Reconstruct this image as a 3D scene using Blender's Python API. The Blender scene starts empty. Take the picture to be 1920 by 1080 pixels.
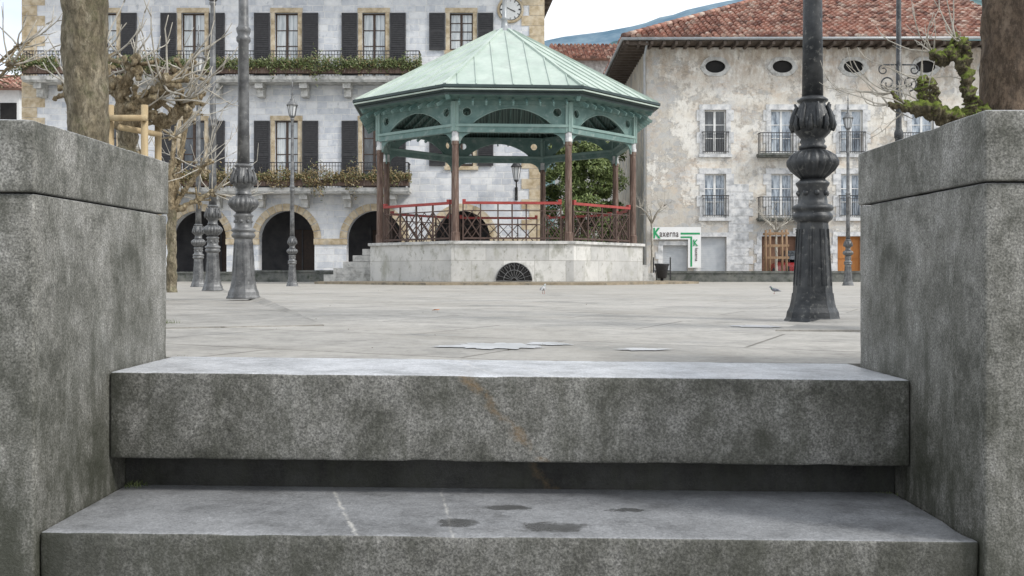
import bpy, math, random
from math import sin, cos, pi, radians, sqrt
from mathutils import Vector, noise
random.seed(7)
R_=random.random
def U(a,b): return a+(b-a)*R_()
F=1867.; H=.245
def X(p,d): return (p-960)/F*d
def Z(p,d): return H+(512-p)/F*d
scene=bpy.context.scene
COL=scene.collection
# ---------------------------------------------------------------- materials
def c4(c): return (c[0],c[1],c[2],1)
class NT:
    def __init__(s,name):
        s.m=bpy.data.materials.new(name); s.m.use_nodes=True
        s.t=s.m.node_tree; s.b=s.t.nodes['Principled BSDF']
        s.tc=s.n('ShaderNodeTexCoord'); s.co=s.tc.outputs['Object']
    def n(s,ty,**k):
        x=s.t.nodes.new(ty)
        for a,v in k.items(): setattr(x,a,v)
        return x
    def l(s,a,b): s.t.links.new(a,b)
    def map(s,sc=(1,1,1),rot=(0,0,0),loc=(0,0,0),co=None):
        x=s.n('ShaderNodeMapping'); x.inputs['Scale'].default_value=sc; x.inputs['Rotation'].default_value=rot; x.inputs['Location'].default_value=loc
        s.l(co or s.co,x.inputs['Vector']); return x.outputs[0]
    def noise(s,scale,det=6,rough=.6,co=None,dist=0):
        x=s.n('ShaderNodeTexNoise'); x.inputs['Scale'].default_value=scale; x.inputs['Detail'].default_value=det
        x.inputs['Roughness'].default_value=rough; x.inputs['Distortion'].default_value=dist
        s.l(co or s.co,x.inputs['Vector']); return x.outputs['Fac']
    def ramp(s,fac,stops):
        x=s.n('ShaderNodeValToRGB'); e=x.color_ramp.elements
        while len(e)<len(stops): e.new(.5)
        for i,(p,c) in enumerate(stops):
            e[i].position=p; e[i].color=c4(c) if not isinstance(c,(int,float)) else (c,c,c,1)
        s.l(fac,x.inputs[0]); return x.outputs[0]
    def mix(s,fac,a,b,mode='MIX'):
        x=s.n('ShaderNodeMix',data_type='RGBA',blend_type=mode)
        for v,i in ((fac,0),(a,6),(b,7)):
            if isinstance(v,(int,float)): x.inputs[i].default_value=v
            elif isinstance(v,tuple): x.inputs[i].default_value=c4(v)
            else: s.l(v,x.inputs[i])
        return x.outputs[2]
    def math(s,op,a,b=0,c=None,clamp=False):
        x=s.n('ShaderNodeMath',operation=op,use_clamp=clamp)
        for i,v in enumerate((a,b,c)):
            if v is None: continue
            if isinstance(v,(int,float)): x.inputs[i].default_value=v
            else: s.l(v,x.inputs[i])
        return x.outputs[0]
    def bump(s,h,dist=.01,st=.6):
        x=s.n('ShaderNodeBump'); x.inputs['Distance'].default_value=dist; x.inputs['Strength'].default_value=st
        s.l(h,x.inputs['Height']); s.l(x.outputs[0],s.b.inputs['Normal'])
    def col(s,c):
        if isinstance(c,tuple): s.b.inputs['Base Color'].default_value=c4(c)
        else: s.l(c,s.b.inputs['Base Color'])
    def rough(s,r):
        if isinstance(r,(int,float)): s.b.inputs['Roughness'].default_value=r
        else: s.l(r,s.b.inputs['Roughness'])
def mat(name,cols,scale=4,rough=.75,metal=0,bump=.004,bscale=60,stain=None,stretch=(1,1,1),det=7,spec=.4,lo=.32,hi=.68):
    n=NT(name); co=n.map(stretch)
    f=n.noise(scale,det,.62,co)
    k=len(cols)
    st=[(lo+(hi-lo)*i/max(1,k-1),c) for i,c in enumerate(cols)]
    c=n.ramp(f,st) if k>1 else cols[0]
    if stain:
        sc,s2,a,b=stain
        g=n.ramp(n.noise(s2,6,.65,co),[(a,0.),(b,1.)])
        c=n.mix(g,c,sc)
    n.col(c); n.rough(rough); n.b.inputs['Metallic'].default_value=metal
    n.b.inputs['Specular IOR Level'].default_value=spec
    if bump: n.bump(n.noise(bscale,5,.7,co),bump,.8)
    return n.m
def blocks(name,c1,c2,mortar,bw,bh,vary,stain=None,msize=.012,axis='xz',bump=.01,warp=.03,rough=.85,squash=1.0):
    n=NT(name)
    sp=n.n('ShaderNodeSeparateXYZ'); n.l(n.co,sp.inputs[0])
    cb=n.n('ShaderNodeCombineXYZ')
    wx=n.math('MULTIPLY',n.math('SUBTRACT',n.noise(1.3,2),.5),warp*4)
    n.l(n.math('ADD',n.math('ADD',sp.outputs[0],sp.outputs[1]),wx),cb.inputs[0]); n.l(n.math('ADD',sp.outputs[2],wx),cb.inputs[1])
    br=n.n('ShaderNodeTexBrick'); br.offset=.45; br.squash=squash; br.squash_frequency=3
    n.l(cb.outputs[0],br.inputs['Vector'])
    br.inputs['Scale'].default_value=1; br.inputs['Brick Width'].default_value=bw; br.inputs['Row Height'].default_value=bh
    br.inputs['Mortar Size'].default_value=msize; br.inputs['Mortar Smooth'].default_value=.3; br.inputs['Bias'].default_value=0
    br.inputs['Color1'].default_value=c4(c1); br.inputs['Color2'].default_value=c4(c2); br.inputs['Mortar'].default_value=c4(mortar)
    v=n.ramp(n.noise(1.1/bh*.6,6,.7),[(.3,vary[0]),(.5,vary[1]),(.7,vary[2])])
    c=n.mix(.65,br.outputs['Color'],v,'MULTIPLY')
    if stain:
        for sc,s2,a,b in stain:
            g=n.ramp(n.noise(s2,7,.7,n.map((1,1,.6))),[(a,0.),(b,1.)])
            c=n.mix(g,c,sc)
    n.col(c); n.rough(rough)
    h=n.math('ADD',n.math('MULTIPLY',br.outputs['Fac'],-1.),n.math('MULTIPLY',n.noise(25,5),.6))
    n.bump(h,bump,.7)
    return n.m
# foreground stone
def fgstone(name,base=(.105,.175,.255),vein=None,wet=None,skylit=(.33,.345,.37),skylit_amt=.85,seed=0.,dark=.6,ends=False,zg=None):
    n=NT(name)
    a,b,c_=base
    s=n.n('ShaderNodeSeparateXYZ'); n.l(n.co,s.inputs[0])
    f=n.noise(6.5,10,.75,n.map(loc=(seed,0,0)))
    c=n.ramp(f,[(.38,(a*.75,a*.75,a*.64)),(.49,(b,b*.985,b*.89)),(.6,(c_,c_*.985,c_*.92))])
    sp=n.ramp(n.noise(220,3,.6),[(.36,.42),(.5,1.),(.65,1.65)])
    gr=n.ramp(n.noise(85,6,.75),[(.38,.68),(.5,1.),(.62,1.3)])
    c=n.mix(.85,c,sp,'MULTIPLY'); c=n.mix(.7,c,gr,'MULTIPLY')
    dk=n.ramp(n.noise(2.6,12,.8,n.map((1.5,1.5,.8),loc=(3+seed,1,5))),[(.44,0.),(.60,1.)])
    c=n.mix(n.math('MULTIPLY',dk,dark),c,(.030,.032,.020))
    dr=n.ramp(n.noise(5,10,.78,n.map((2.2,2.2,.3),loc=(1+seed,7,5))),[(.50,0.),(.63,1.)])
    c=n.mix(n.math('MULTIPLY',dr,dark*.8),c,(.037,.040,.026))
    lt=n.ramp(n.noise(6,10,.78,n.map((1.6,1.6,.6),loc=(8+seed,2,1))),[(.54,0.),(.67,1.)])
    c=n.mix(n.math('MULTIPLY',lt,.4),c,n.mix(.8,(c_*1.45,c_*1.45,c_*1.36),sp,'MULTIPLY'))
    nz=n.noise(7,9,.75,n.map((1,1,.5),loc=(seed,3,3)))
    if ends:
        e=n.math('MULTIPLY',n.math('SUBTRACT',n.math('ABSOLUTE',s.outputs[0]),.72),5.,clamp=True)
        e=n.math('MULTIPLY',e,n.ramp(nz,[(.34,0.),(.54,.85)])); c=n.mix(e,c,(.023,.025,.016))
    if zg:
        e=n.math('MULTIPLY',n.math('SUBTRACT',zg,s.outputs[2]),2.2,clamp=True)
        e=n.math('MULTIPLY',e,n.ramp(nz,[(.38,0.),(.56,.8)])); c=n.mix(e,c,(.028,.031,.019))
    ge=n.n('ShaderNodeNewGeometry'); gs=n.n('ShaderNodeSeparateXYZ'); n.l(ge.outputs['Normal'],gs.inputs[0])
    up=n.math('MULTIPLY',n.ramp(gs.outputs[2],[(.55,0.),(.9,1.)]),skylit_amt)
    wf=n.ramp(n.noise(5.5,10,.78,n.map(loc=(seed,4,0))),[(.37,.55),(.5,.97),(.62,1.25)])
    wc_=n.mix(.85,skylit,wf,'MULTIPLY'); wc_=n.mix(.3,wc_,sp,'MULTIPLY'); wc_=n.mix(.45,wc_,gr,'MULTIPLY')
    c=n.mix(up,c,wc_)  # brightness from the sky painted into the colour of up-facing faces
    pt=n.math('MULTIPLY',n.ramp(ge.outputs['Pointiness'],[(.53,0.),(.62,1.)]),n.ramp(n.noise(18,5),[(.42,0.),(.6,.45)]))
    c=n.mix(pt,c,(c_*1.7,c_*1.7,c_*1.6))
    rg=n.ramp(n.noise(6,6),[(.35,.5),(.65,.75)])
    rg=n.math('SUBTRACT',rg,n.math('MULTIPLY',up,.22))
    for (x0,ky,kz,w,colr,amt,uponly) in (vein or ()):
        wob=n.math('MULTIPLY',n.math('SUBTRACT',n.noise(14,7,.7),.5),w*6)
        e=n.math('SUBTRACT',n.math('ADD',s.outputs[0],wob),x0)
        e=n.math('SUBTRACT',e,n.math('MULTIPLY',s.outputs[1],ky))
        e=n.math('SUBTRACT',e,n.math('MULTIPLY',s.outputs[2],kz))
        e=n.math('ABSOLUTE',e)
        g=n.math('MULTIPLY',n.math('SUBTRACT',1,n.math('DIVIDE',e,w),clamp=True),amt)
        g=n.math('MULTIPLY',g,n.ramp(n.noise(24,7,.7),[(.40,0.),(.58,1.)]))
        if uponly: g=n.math('MULTIPLY',g,up)
        else: g=n.math('MULTIPLY',g,n.math('SUBTRACT',1,up))
        c=n.mix(g,c,colr)
    if wet:
        tot=None
        for (cx,cy,rx,ry) in wet:
            dx=n.math('DIVIDE',n.math('SUBTRACT',s.outputs[0],cx),rx); dy=n.math('DIVIDE',n.math('SUBTRACT',s.outputs[1],cy),ry)
            q=n.math('ADD',n.math('MULTIPLY',dx,dx),n.math('MULTIPLY',dy,dy))
            q=n.math('SUBTRACT',1.25,n.math('ADD',q,n.math('MULTIPLY',n.math('SUBTRACT',n.noise(22,6,.65),.5),4.5)),clamp=True)
            tot=q if tot is None else n.math('MAXIMUM',tot,q)
        g=n.math('MULTIPLY',n.ramp(tot,[(.0,0.),(.7,1.)]),up)
        c=n.mix(n.math('MULTIPLY',g,.85),c,(.045,.045,.042))
        rg=n.math('SUBTRACT',rg,n.math('MULTIPLY',g,.2))
    n.col(c); n.rough(rg)
    n.b.inputs['Specular IOR Level'].default_value=.5
    h=n.math('ADD',n.math('MULTIPLY',n.noise(180,4,.7),.6),n.math('MULTIPLY',n.noise(30,7,.65),.6))
    n.bump(h,.0035,.85)
    return n.m
RUST=(.17,.11,.05); WHT=(.6,.59,.55)
m_step1=fgstone('step_stone',(.085,.14,.20),vein=[(-.114,0,-.9,.020,RUST,.75,0),(-.10+.3*2.6,-.3,0,.007,WHT,.6,1),(.03+.3*2.6,-.3,0,.008,WHT,.5,1)],skylit=(.51,.525,.55),dark=.62,ends=True)
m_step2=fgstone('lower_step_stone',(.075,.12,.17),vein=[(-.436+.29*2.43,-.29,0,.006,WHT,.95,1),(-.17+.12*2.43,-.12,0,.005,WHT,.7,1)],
  wet=[(.085,2.10,.07,.042),(-.02,2.27,.055,.024),(-.12,2.13,.045,.035),(.25,2.26,.045,.02)],skylit=(.275,.282,.295),seed=3.,ends=True)
m_recess=fgstone('shaded_recess_stone',(.008,.014,.024),vein=[(-.114,0,-.7,.022,RUST,.6,0)],skylit_amt=0)  # near-black base puts the shade under the slab into the colour
m_wallf=fgstone('parapet_stone',(.11,.195,.275),skylit=(.42,.43,.44),seed=7.,dark=.6,zg=1.66)
m_cap=fgstone('coping_stone',(.115,.195,.275),skylit=(.5,.515,.53),seed=11.,dark=.58)
def paving(name,k=1.):
    n=NT(name)
    br=n.n('ShaderNodeTexBrick'); br.offset=.5
    n.l(n.map((1,1,1),rot=(0,0,radians(24))),br.inputs['Vector'])
    br.inputs['Scale'].default_value=1; br.inputs['Brick Width'].default_value=1.3; br.inputs['Row Height'].default_value=.85
    br.inputs['Mortar Size'].default_value=.008; br.inputs['Mortar Smooth'].default_value=.3
    br.inputs['Color1'].default_value=(.32*k,.308*k,.283*k,1); br.inputs['Color2'].default_value=(.385*k,.37*k,.34*k,1); br.inputs['Mortar'].default_value=(.17,.16,.14,1)
    c=br.outputs['Color']
    c=n.mix(.8,c,n.ramp(n.noise(2.6,10,.75),[(.36,.62),(.5,1.),(.64,1.18)]),'MULTIPLY')
    c=n.mix(.5,c,n.ramp(n.noise(16,6,.75),[(.36,.65),(.5,1.),(.64,1.2)]),'MULTIPLY')
    c=n.mix(n.ramp(n.noise(.45,8,.7),[(.47,0.),(.62,.45)]),c,(.22,.2,.165))
    c=n.mix(n.ramp(n.noise(60,3,.6),[(.58,0.),(.7,.45)]),c,(.12,.115,.1))
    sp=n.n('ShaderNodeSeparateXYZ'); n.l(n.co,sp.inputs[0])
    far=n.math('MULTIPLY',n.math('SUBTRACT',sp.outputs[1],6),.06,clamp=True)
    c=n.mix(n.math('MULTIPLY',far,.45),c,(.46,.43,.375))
    wet=n.ramp(n.noise(1.3,7,.65,n.map((.7,1,1),loc=(4,2,0))),[(.55,0.),(.64,1.)])
    c=n.mix(n.math('MULTIPLY',wet,.4),c,(.16,.16,.155))
    n.col(c); n.rough(n.math('SUBTRACT',.62,n.math('MULTIPLY',wet,.34)))
    n.b.inputs['Specular IOR Level'].default_value=.35
    h=n.math('ADD',n.math('MULTIPLY',br.outputs['Fac'],-1.),n.math('MULTIPLY',n.noise(50,5,.65),.5))
    n.bump(h,.005,.5)
    return n.m
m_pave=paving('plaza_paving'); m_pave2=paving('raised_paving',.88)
def water():
    n=NT('puddle_water')
    n.col(n.ramp(n.noise(9,6,.7),[(.35,(.40,.41,.42)),(.65,(.52,.53,.54))])); n.rough(n.ramp(n.noise(5,5),[(.4,.3),(.6,.45)]))  # pale base colour stands in for the sky reflected in the water
    n.b.inputs['Specular IOR Level'].default_value=.6; return n.m
m_water=water()
m_hall=blocks('hall_ashlar',(.52,.545,.585),(.74,.75,.76),(.72,.72,.71),.72,.27,((.64,.68,.75),(1.,1.,1.01),(1.2,1.19,1.17)),stain=[((.68,.64,.57),.8,.60,.76),((.38,.41,.45),3.5,.59,.7),((.81,.82,.82),1.6,.53,.7)],msize=.018,squash=.6)
m_sand=mat('sandstone',[(.38,.30,.19),(.52,.43,.30),(.62,.54,.41)],3,stain=((.35,.31,.25),2.2,.55,.75),lo=.38,hi=.62)
m_greyst=mat('grey_trim_stone',[(.36,.36,.35),(.52,.52,.50),(.6,.59,.57)],4,stain=((.24,.24,.22),3,.52,.68),lo=.38,hi=.62)
m_shut=mat('shutter_paint',[(.025,.025,.028),(.05,.049,.052)],8,rough=.6,bump=.002)
m_frame=mat('window_frame_wood',[(.045,.028,.02),(.075,.045,.03)],8,rough=.5,bump=.001)
m_curt=mat('curtained_glass',[(.25,.28,.31),(.58,.62,.63),(.75,.76,.75)],3,rough=.12,bump=0,stretch=(7,1,.3),spec=.9)
m_blueg=mat('pale_blue_glass',[(.08,.11,.15),(.3,.36,.43),(.5,.56,.62)],2.5,rough=.1,bump=0,stretch=(3,1,.6),spec=.9,lo=.4,hi=.6)
m_dkglass=mat('dark_glass',[(.015,.018,.022),(.06,.07,.08),(.3,.32,.33)],2.5,rough=.08,bump=0,stretch=(2,1,.4),spec=.9,lo=.35,hi=.75)
m_dark=mat('dark_interior',[(.012,.012,.013),(.022,.021,.02)],2,rough=.9,bump=0)
m_arc=mat('arcade_interior',[(.07,.07,.078),(.13,.13,.135)],2,rough=.9,bump=0)
m_iron=mat('black_iron',[(.03,.03,.032),(.05,.05,.052)],20,rough=.5,metal=.3,bump=.001)
m_lamp=mat('cast_iron_paint',[(.08,.082,.085),(.13,.133,.135),(.185,.188,.19)],9,rough=.42,metal=.3,bump=.002,bscale=90,stain=((.26,.26,.25),30,.57,.7),lo=.38,hi=.62)
m_lampdk=mat('cast_iron_dark',[(.022,.025,.028),(.042,.045,.048),(.068,.071,.073)],9,rough=.42,metal=.3,bump=.002,bscale=90,stain=((.17,.17,.16),35,.57,.7),lo=.38,hi=.62)
m_lglass=mat('lantern_glass_frosted',[(.55,.57,.58),(.65,.66,.66)],3,rough=.15,bump=0)
m_green=mat('green_paint',[(.08,.15,.14),(.125,.21,.195),(.17,.25,.23)],2.5,rough=.55,stain=((.24,.30,.28),5,.56,.7),bump=.001)
m_greenlt=mat('pale_green_paint',[(.17,.265,.245),(.25,.35,.32)],2.5,rough=.5,bump=.001)
m_greendk=mat('dark_green_fascia',[(.022,.04,.04),(.045,.068,.066)],3,rough=.5,bump=.001)
def plank(name,c1,c2):
    n=NT(name)
    w=n.n('ShaderNodeTexWave',wave_type='BANDS',bands_direction='X'); w.inputs['Scale'].default_value=3.2; w.inputs['Distortion'].default_value=.2
    n.l(n.co,w.inputs['Vector'])
    c=n.mix(n.ramp(w.outputs['Fac'],[(.05,0.),(.2,1.)]),c1,c2); n.col(c); n.rough(.7); return n.m
m_ceil=plank('ceiling_boards',(.04,.065,.06),(.13,.19,.175))
m_copper=mat('patina_roof',[(.35,.43,.375),(.42,.50,.44),(.49,.56,.50)],1.2,rough=.5,bump=.003,bscale=3,stain=((.37,.43,.385),2.6,.50,.70),stretch=(1,1,.7),lo=.35,hi=.65)
m_bwood=mat('brown_wood',[(.075,.046,.035),(.13,.08,.06),(.20,.15,.12)],6,rough=.6,stretch=(3,3,.4),bump=.003,bscale=30,lo=.38,hi=.62)
m_lat=mat('dark_lattice_wood',[(.055,.034,.027),(.10,.062,.048)],6,rough=.6,bump=.002)
m_red=mat('red_rail_paint',[(.25,.035,.03),(.37,.06,.05)],6,rough=.5,bump=.001)
m_white=mat('white_paint',[(.68,.69,.68),(.8,.8,.79)],5,rough=.5,bump=.001)
m_base=blocks('bandstand_marble',(.46,.46,.45),(.68,.675,.65),(.38,.37,.35),.95,.6,((.62,.62,.6),(.95,.95,.94),(1.2,1.18,1.15)),stain=[((.34,.34,.30),2.4,.51,.67),((.25,.25,.21),7,.57,.69)],msize=.009,warp=.0,bump=.004)
m_curb=mat('tan_kerb',[(.2,.16,.11),(.34,.29,.21)],5,stain=((.12,.11,.09),4,.5,.7))
m_low=mat('dark_low_wall',[(.06,.065,.06),(.13,.135,.125),(.18,.18,.16)],3,stain=((.03,.04,.025),4,.5,.7))
def plaster():
    n=NT('peeling_plaster')
    c=n.ramp(n.noise(.55,10,.78),[(.34,(.49,.43,.36)),(.44,(.65,.61,.54)),(.55,(.77,.75,.70)),(.68,(.58,.565,.54))])
    sp=n.n('ShaderNodeSeparateXYZ'); n.l(n.co,sp.inputs[0])
    low=n.math('MULTIPLY',n.math('SUBTRACT',4.2,sp.outputs[2],clamp=True),.11)
    cor=n.math('MULTIPLY',n.math('SUBTRACT',8.2,sp.outputs[0],clamp=True),.08)
    gf=n.math('ADD',n.math('ADD',n.noise(.9,10,.78,n.map((1,1,1),loc=(5,0,2))),low),cor)
    g=n.ramp(gf,[(.53,0.),(.575,1.)])
    v=n.n('ShaderNodeTexVoronoi'); v.inputs['Scale'].default_value=2.9; n.l(n.map((1,1,1.5)),v.inputs['Vector'])
    vd=n.n('ShaderNodeTexVoronoi',feature='DISTANCE_TO_EDGE'); vd.inputs['Scale'].default_value=2.9; n.l(n.map((1,1,1.5)),vd.inputs['Vector'])
    sv=n.n('ShaderNodeSeparateColor'); n.l(v.outputs['Color'],sv.inputs[0])
    st=n.ramp(sv.outputs[0],[(0.,(.31,.32,.33)),(.4,(.45,.45,.44)),(.7,(.51,.47,.40)),(1.,(.38,.34,.30))])
    st=n.mix(n.ramp(vd.outputs['Distance'],[(.0,.7),(.06,0.)]),st,(.52,.47,.40))
    c=n.mix(n.math('MULTIPLY',g,.75),c,st)
    bl=n.ramp(n.noise(.8,10,.8,n.map((1,1,.8),loc=(11,0,4))),[(.51,0.),(.60,.55)])
    c=n.mix(bl,c,(.47,.48,.49))
    pk=n.ramp(n.noise(.9,10,.8,n.map((.5,1,1.3),loc=(1,0,9))),[(.52,0.),(.61,.55)])
    c=n.mix(pk,c,(.58,.455,.34))
    top=n.math('MULTIPLY',n.math('SUBTRACT',sp.outputs[2],8.6,clamp=True),n.ramp(n.noise(1.9,8,.75,n.map((1,1,.35))),[(.42,0.),(.56,.7)]))
    c=n.mix(top,c,(.40,.32,.24))
    c=n.mix(n.ramp(n.noise(3.4,10,.82,n.map((1.4,1,.5))),[(.52,0.),(.64,.6)]),c,(.34,.315,.28))
    c=n.mix(n.ramp(n.noise(14,6,.75,n.map((1.2,1,.6))),[(.56,0.),(.68,.5)]),c,(.30,.275,.24))
    n.col(c); n.rough(.9)
    n.bump(n.math('SUBTRACT',n.noise(12,6,.7),n.math('MULTIPLY',g,.6)),.03,.8)
    return n.m
m_plast=plaster()
m_plast2=mat('ochre_side_plaster',[(.36,.32,.25),(.5,.45,.36),(.58,.55,.48)],.8,stain=((.33,.32,.30),1.4,.5,.6),bump=.02,bscale=8)
m_surr=mat('pale_window_stone',[(.42,.43,.44),(.58,.59,.60),(.70,.70,.69)],3,stain=((.36,.37,.37),3.5,.53,.66),lo=.38,hi=.62)
m_surr2=mat('weathered_oval_stone',[(.34,.34,.33),(.5,.50,.48),(.62,.62,.60)],4,stain=((.3,.29,.27),5,.5,.68))
def tile():
    n=NT('roof_tile_clay')
    g=n.n('ShaderNodeNewGeometry')
    c=n.ramp(g.outputs['Random Per Island'],[(0.,(.11,.055,.043)),(.25,(.25,.115,.085)),(.5,(.37,.18,.13)),(.75,(.43,.25,.19)),(.93,(.49,.36,.29)),(1.,(.56,.47,.40))])
    c=n.mix(.6,c,n.ramp(n.noise(7,6,.8),[(.36,.55),(.5,1.),(.62,1.25)]),'MULTIPLY')
    c=n.mix(n.ramp(n.noise(1.2,9,.78),[(.48,0.),(.62,.6)]),c,(.18,.14,.115))
    n.col(c); n.rough(.85); n.bump(n.noise(30,4),.01,.6); return n.m
m_tile=tile()
m_eave=mat('eave_wood',[(.07,.055,.045),(.14,.11,.09)],4)
m_zinc=mat('grey_gutter',[(.28,.30,.31),(.4,.41,.42)],4,rough=.4,metal=.3)
m_shopsh=mat('roller_shutter_grey',[(.46,.49,.52),(.56,.58,.6)],4,rough=.5)
m_sign=mat('sign_white',[(.74,.75,.74),(.8,.8,.8)],4,rough=.4,bump=0)
m_sgreen=mat('sign_green',[(.015,.27,.10),(.02,.32,.12)],4,rough=.4,bump=0)
m_sred=mat('sign_dark',[(.045,.03,.028),(.06,.035,.03)],4,rough=.4,bump=0)
m_door=mat('brown_door',[(.13,.07,.045),(.2,.11,.07)],4,stretch=(6,1,.5))
m_odoor=mat('orange_door',[(.36,.14,.04),(.46,.2,.06)],4,stretch=(6,1,.5))
def barkm(name,cs,moss=0.,sc=9,mcol=(.07,.11,.02)):
    n=NT(name); co=n.map((1,1,.45))
    c=n.ramp(n.noise(sc,8,.75,co),[(.36,cs[0]),(.5,cs[1]),(.64,cs[2])])
    v=n.n('ShaderNodeTexVoronoi'); v.inputs['Scale'].default_value=sc*2.2
    n.l(co,v.inputs['Vector'])
    c=n.mix(.45,c,n.ramp(v.outputs['Distance'],[(.1,1.2),(.6,.45)]),'MULTIPLY')
    c=n.mix(n.ramp(n.noise(sc*5,6,.8,co),[(.42,.75),(.55,0.)]),c,(cs[0][0]*.6,cs[0][1]*.6,cs[0][2]*.6))
    if moss:
        g=n.n('ShaderNodeNewGeometry'); s=n.n('ShaderNodeSeparateXYZ'); n.l(g.outputs['Normal'],s.inputs[0])
        f=n.math('ADD',n.math('MULTIPLY',s.outputs[2],.2),n.noise(9,7,.8))
        c=n.mix(n.math('MULTIPLY',n.ramp(f,[(.50,0.),(.64,1.)]),moss),c,mcol)
    n.col(c); n.rough(.9)
    n.bump(n.math('ADD',n.noise(sc*4,7,.75,co),n.math('MULTIPLY',v.outputs['Distance'],-.8)),.025,1.)
    return n.m
m_bark=barkm('plane_bark',((.11,.09,.055),(.27,.23,.155),(.43,.38,.28)),.2)
m_barkr=barkm('brown_bark',((.075,.05,.032),(.19,.135,.093),(.31,.235,.17)),.05)
m_knob=barkm('knobbly_bark',((.20,.15,.085),(.44,.35,.22),(.62,.53,.38)),.12,13)
m_mossy=barkm('mossy_bark',((.06,.05,.028),(.20,.165,.09),(.36,.31,.20)),.85,18,(.24,.32,.04))
m_twig=mat('pale_twig_bark',[(.27,.25,.21),(.52,.49,.43)],10,rough=.8)
m_moss=mat('moss',[(.10,.16,.02),(.30,.38,.06)],20,rough=.9)
m_stake=mat('stake_wood',[(.34,.25,.14),(.5,.4,.24)],5,stretch=(4,4,.5))
m_stake2=mat('stake_wood_dark',[(.2,.12,.07),(.33,.22,.13)],5,stretch=(4,4,.5))
def leafm(name,a,b):
    n=NT(name); g=n.n('ShaderNodeNewGeometry')
    c=n.ramp(g.outputs['Random Per Island'],[(0.,a),(1.,b)])
    n.col(c); n.rough(.5)
    return n.m
m_leafg=leafm('balcony_leaf_green',(.045,.065,.02),(.19,.23,.09))
m_leafb=leafm('balcony_leaf_autumn',(.09,.085,.035),(.30,.22,.11))
m_leafm=leafm('evergreen_leaf',(.045,.075,.02),(.24,.30,.11))
m_hill=mat('hazy_hill',[(.10,.17,.23),(.15,.22,.28),(.20,.28,.33)],.035,rough=1,bump=0,spec=0,det=9,lo=.36,hi=.64)  # aerial haze of distance is mixed into both hill colours
m_hill2=mat('wooded_hill',[(.06,.11,.12),(.12,.18,.185),(.17,.24,.23)],.05,rough=1,bump=0,spec=0,det=9,lo=.36,hi=.64)
m_carred=mat('red_car_paint',[(.3,.02,.025),(.33,.03,.03)],2,rough=.2,bump=0)
m_rub=mat('tyre_rubber',[(.02,.02,.02),(.03,.03,.03)],5)
m_pig=mat('pigeon_feather',[(.08,.09,.11),(.25,.26,.29)],25,rough=.7,bump=.001)
m_pigw=mat('pale_pigeon_feather',[(.12,.12,.13),(.55,.55,.54)],25,rough=.7,bump=.001)
m_pign=mat('pigeon_neck',[(.02,.12,.06),(.04,.18,.09)],30,rough=.35,bump=0)
m_leg=mat('pigeon_leg',[(.35,.1,.08),(.4,.13,.1)],30)
m_oleaf=mat('orange_leaf',[(.5,.17,.06),(.6,.25,.1)],30)
m_debris=mat('debris',[(.08,.07,.05),(.2,.16,.11)],30)
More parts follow.
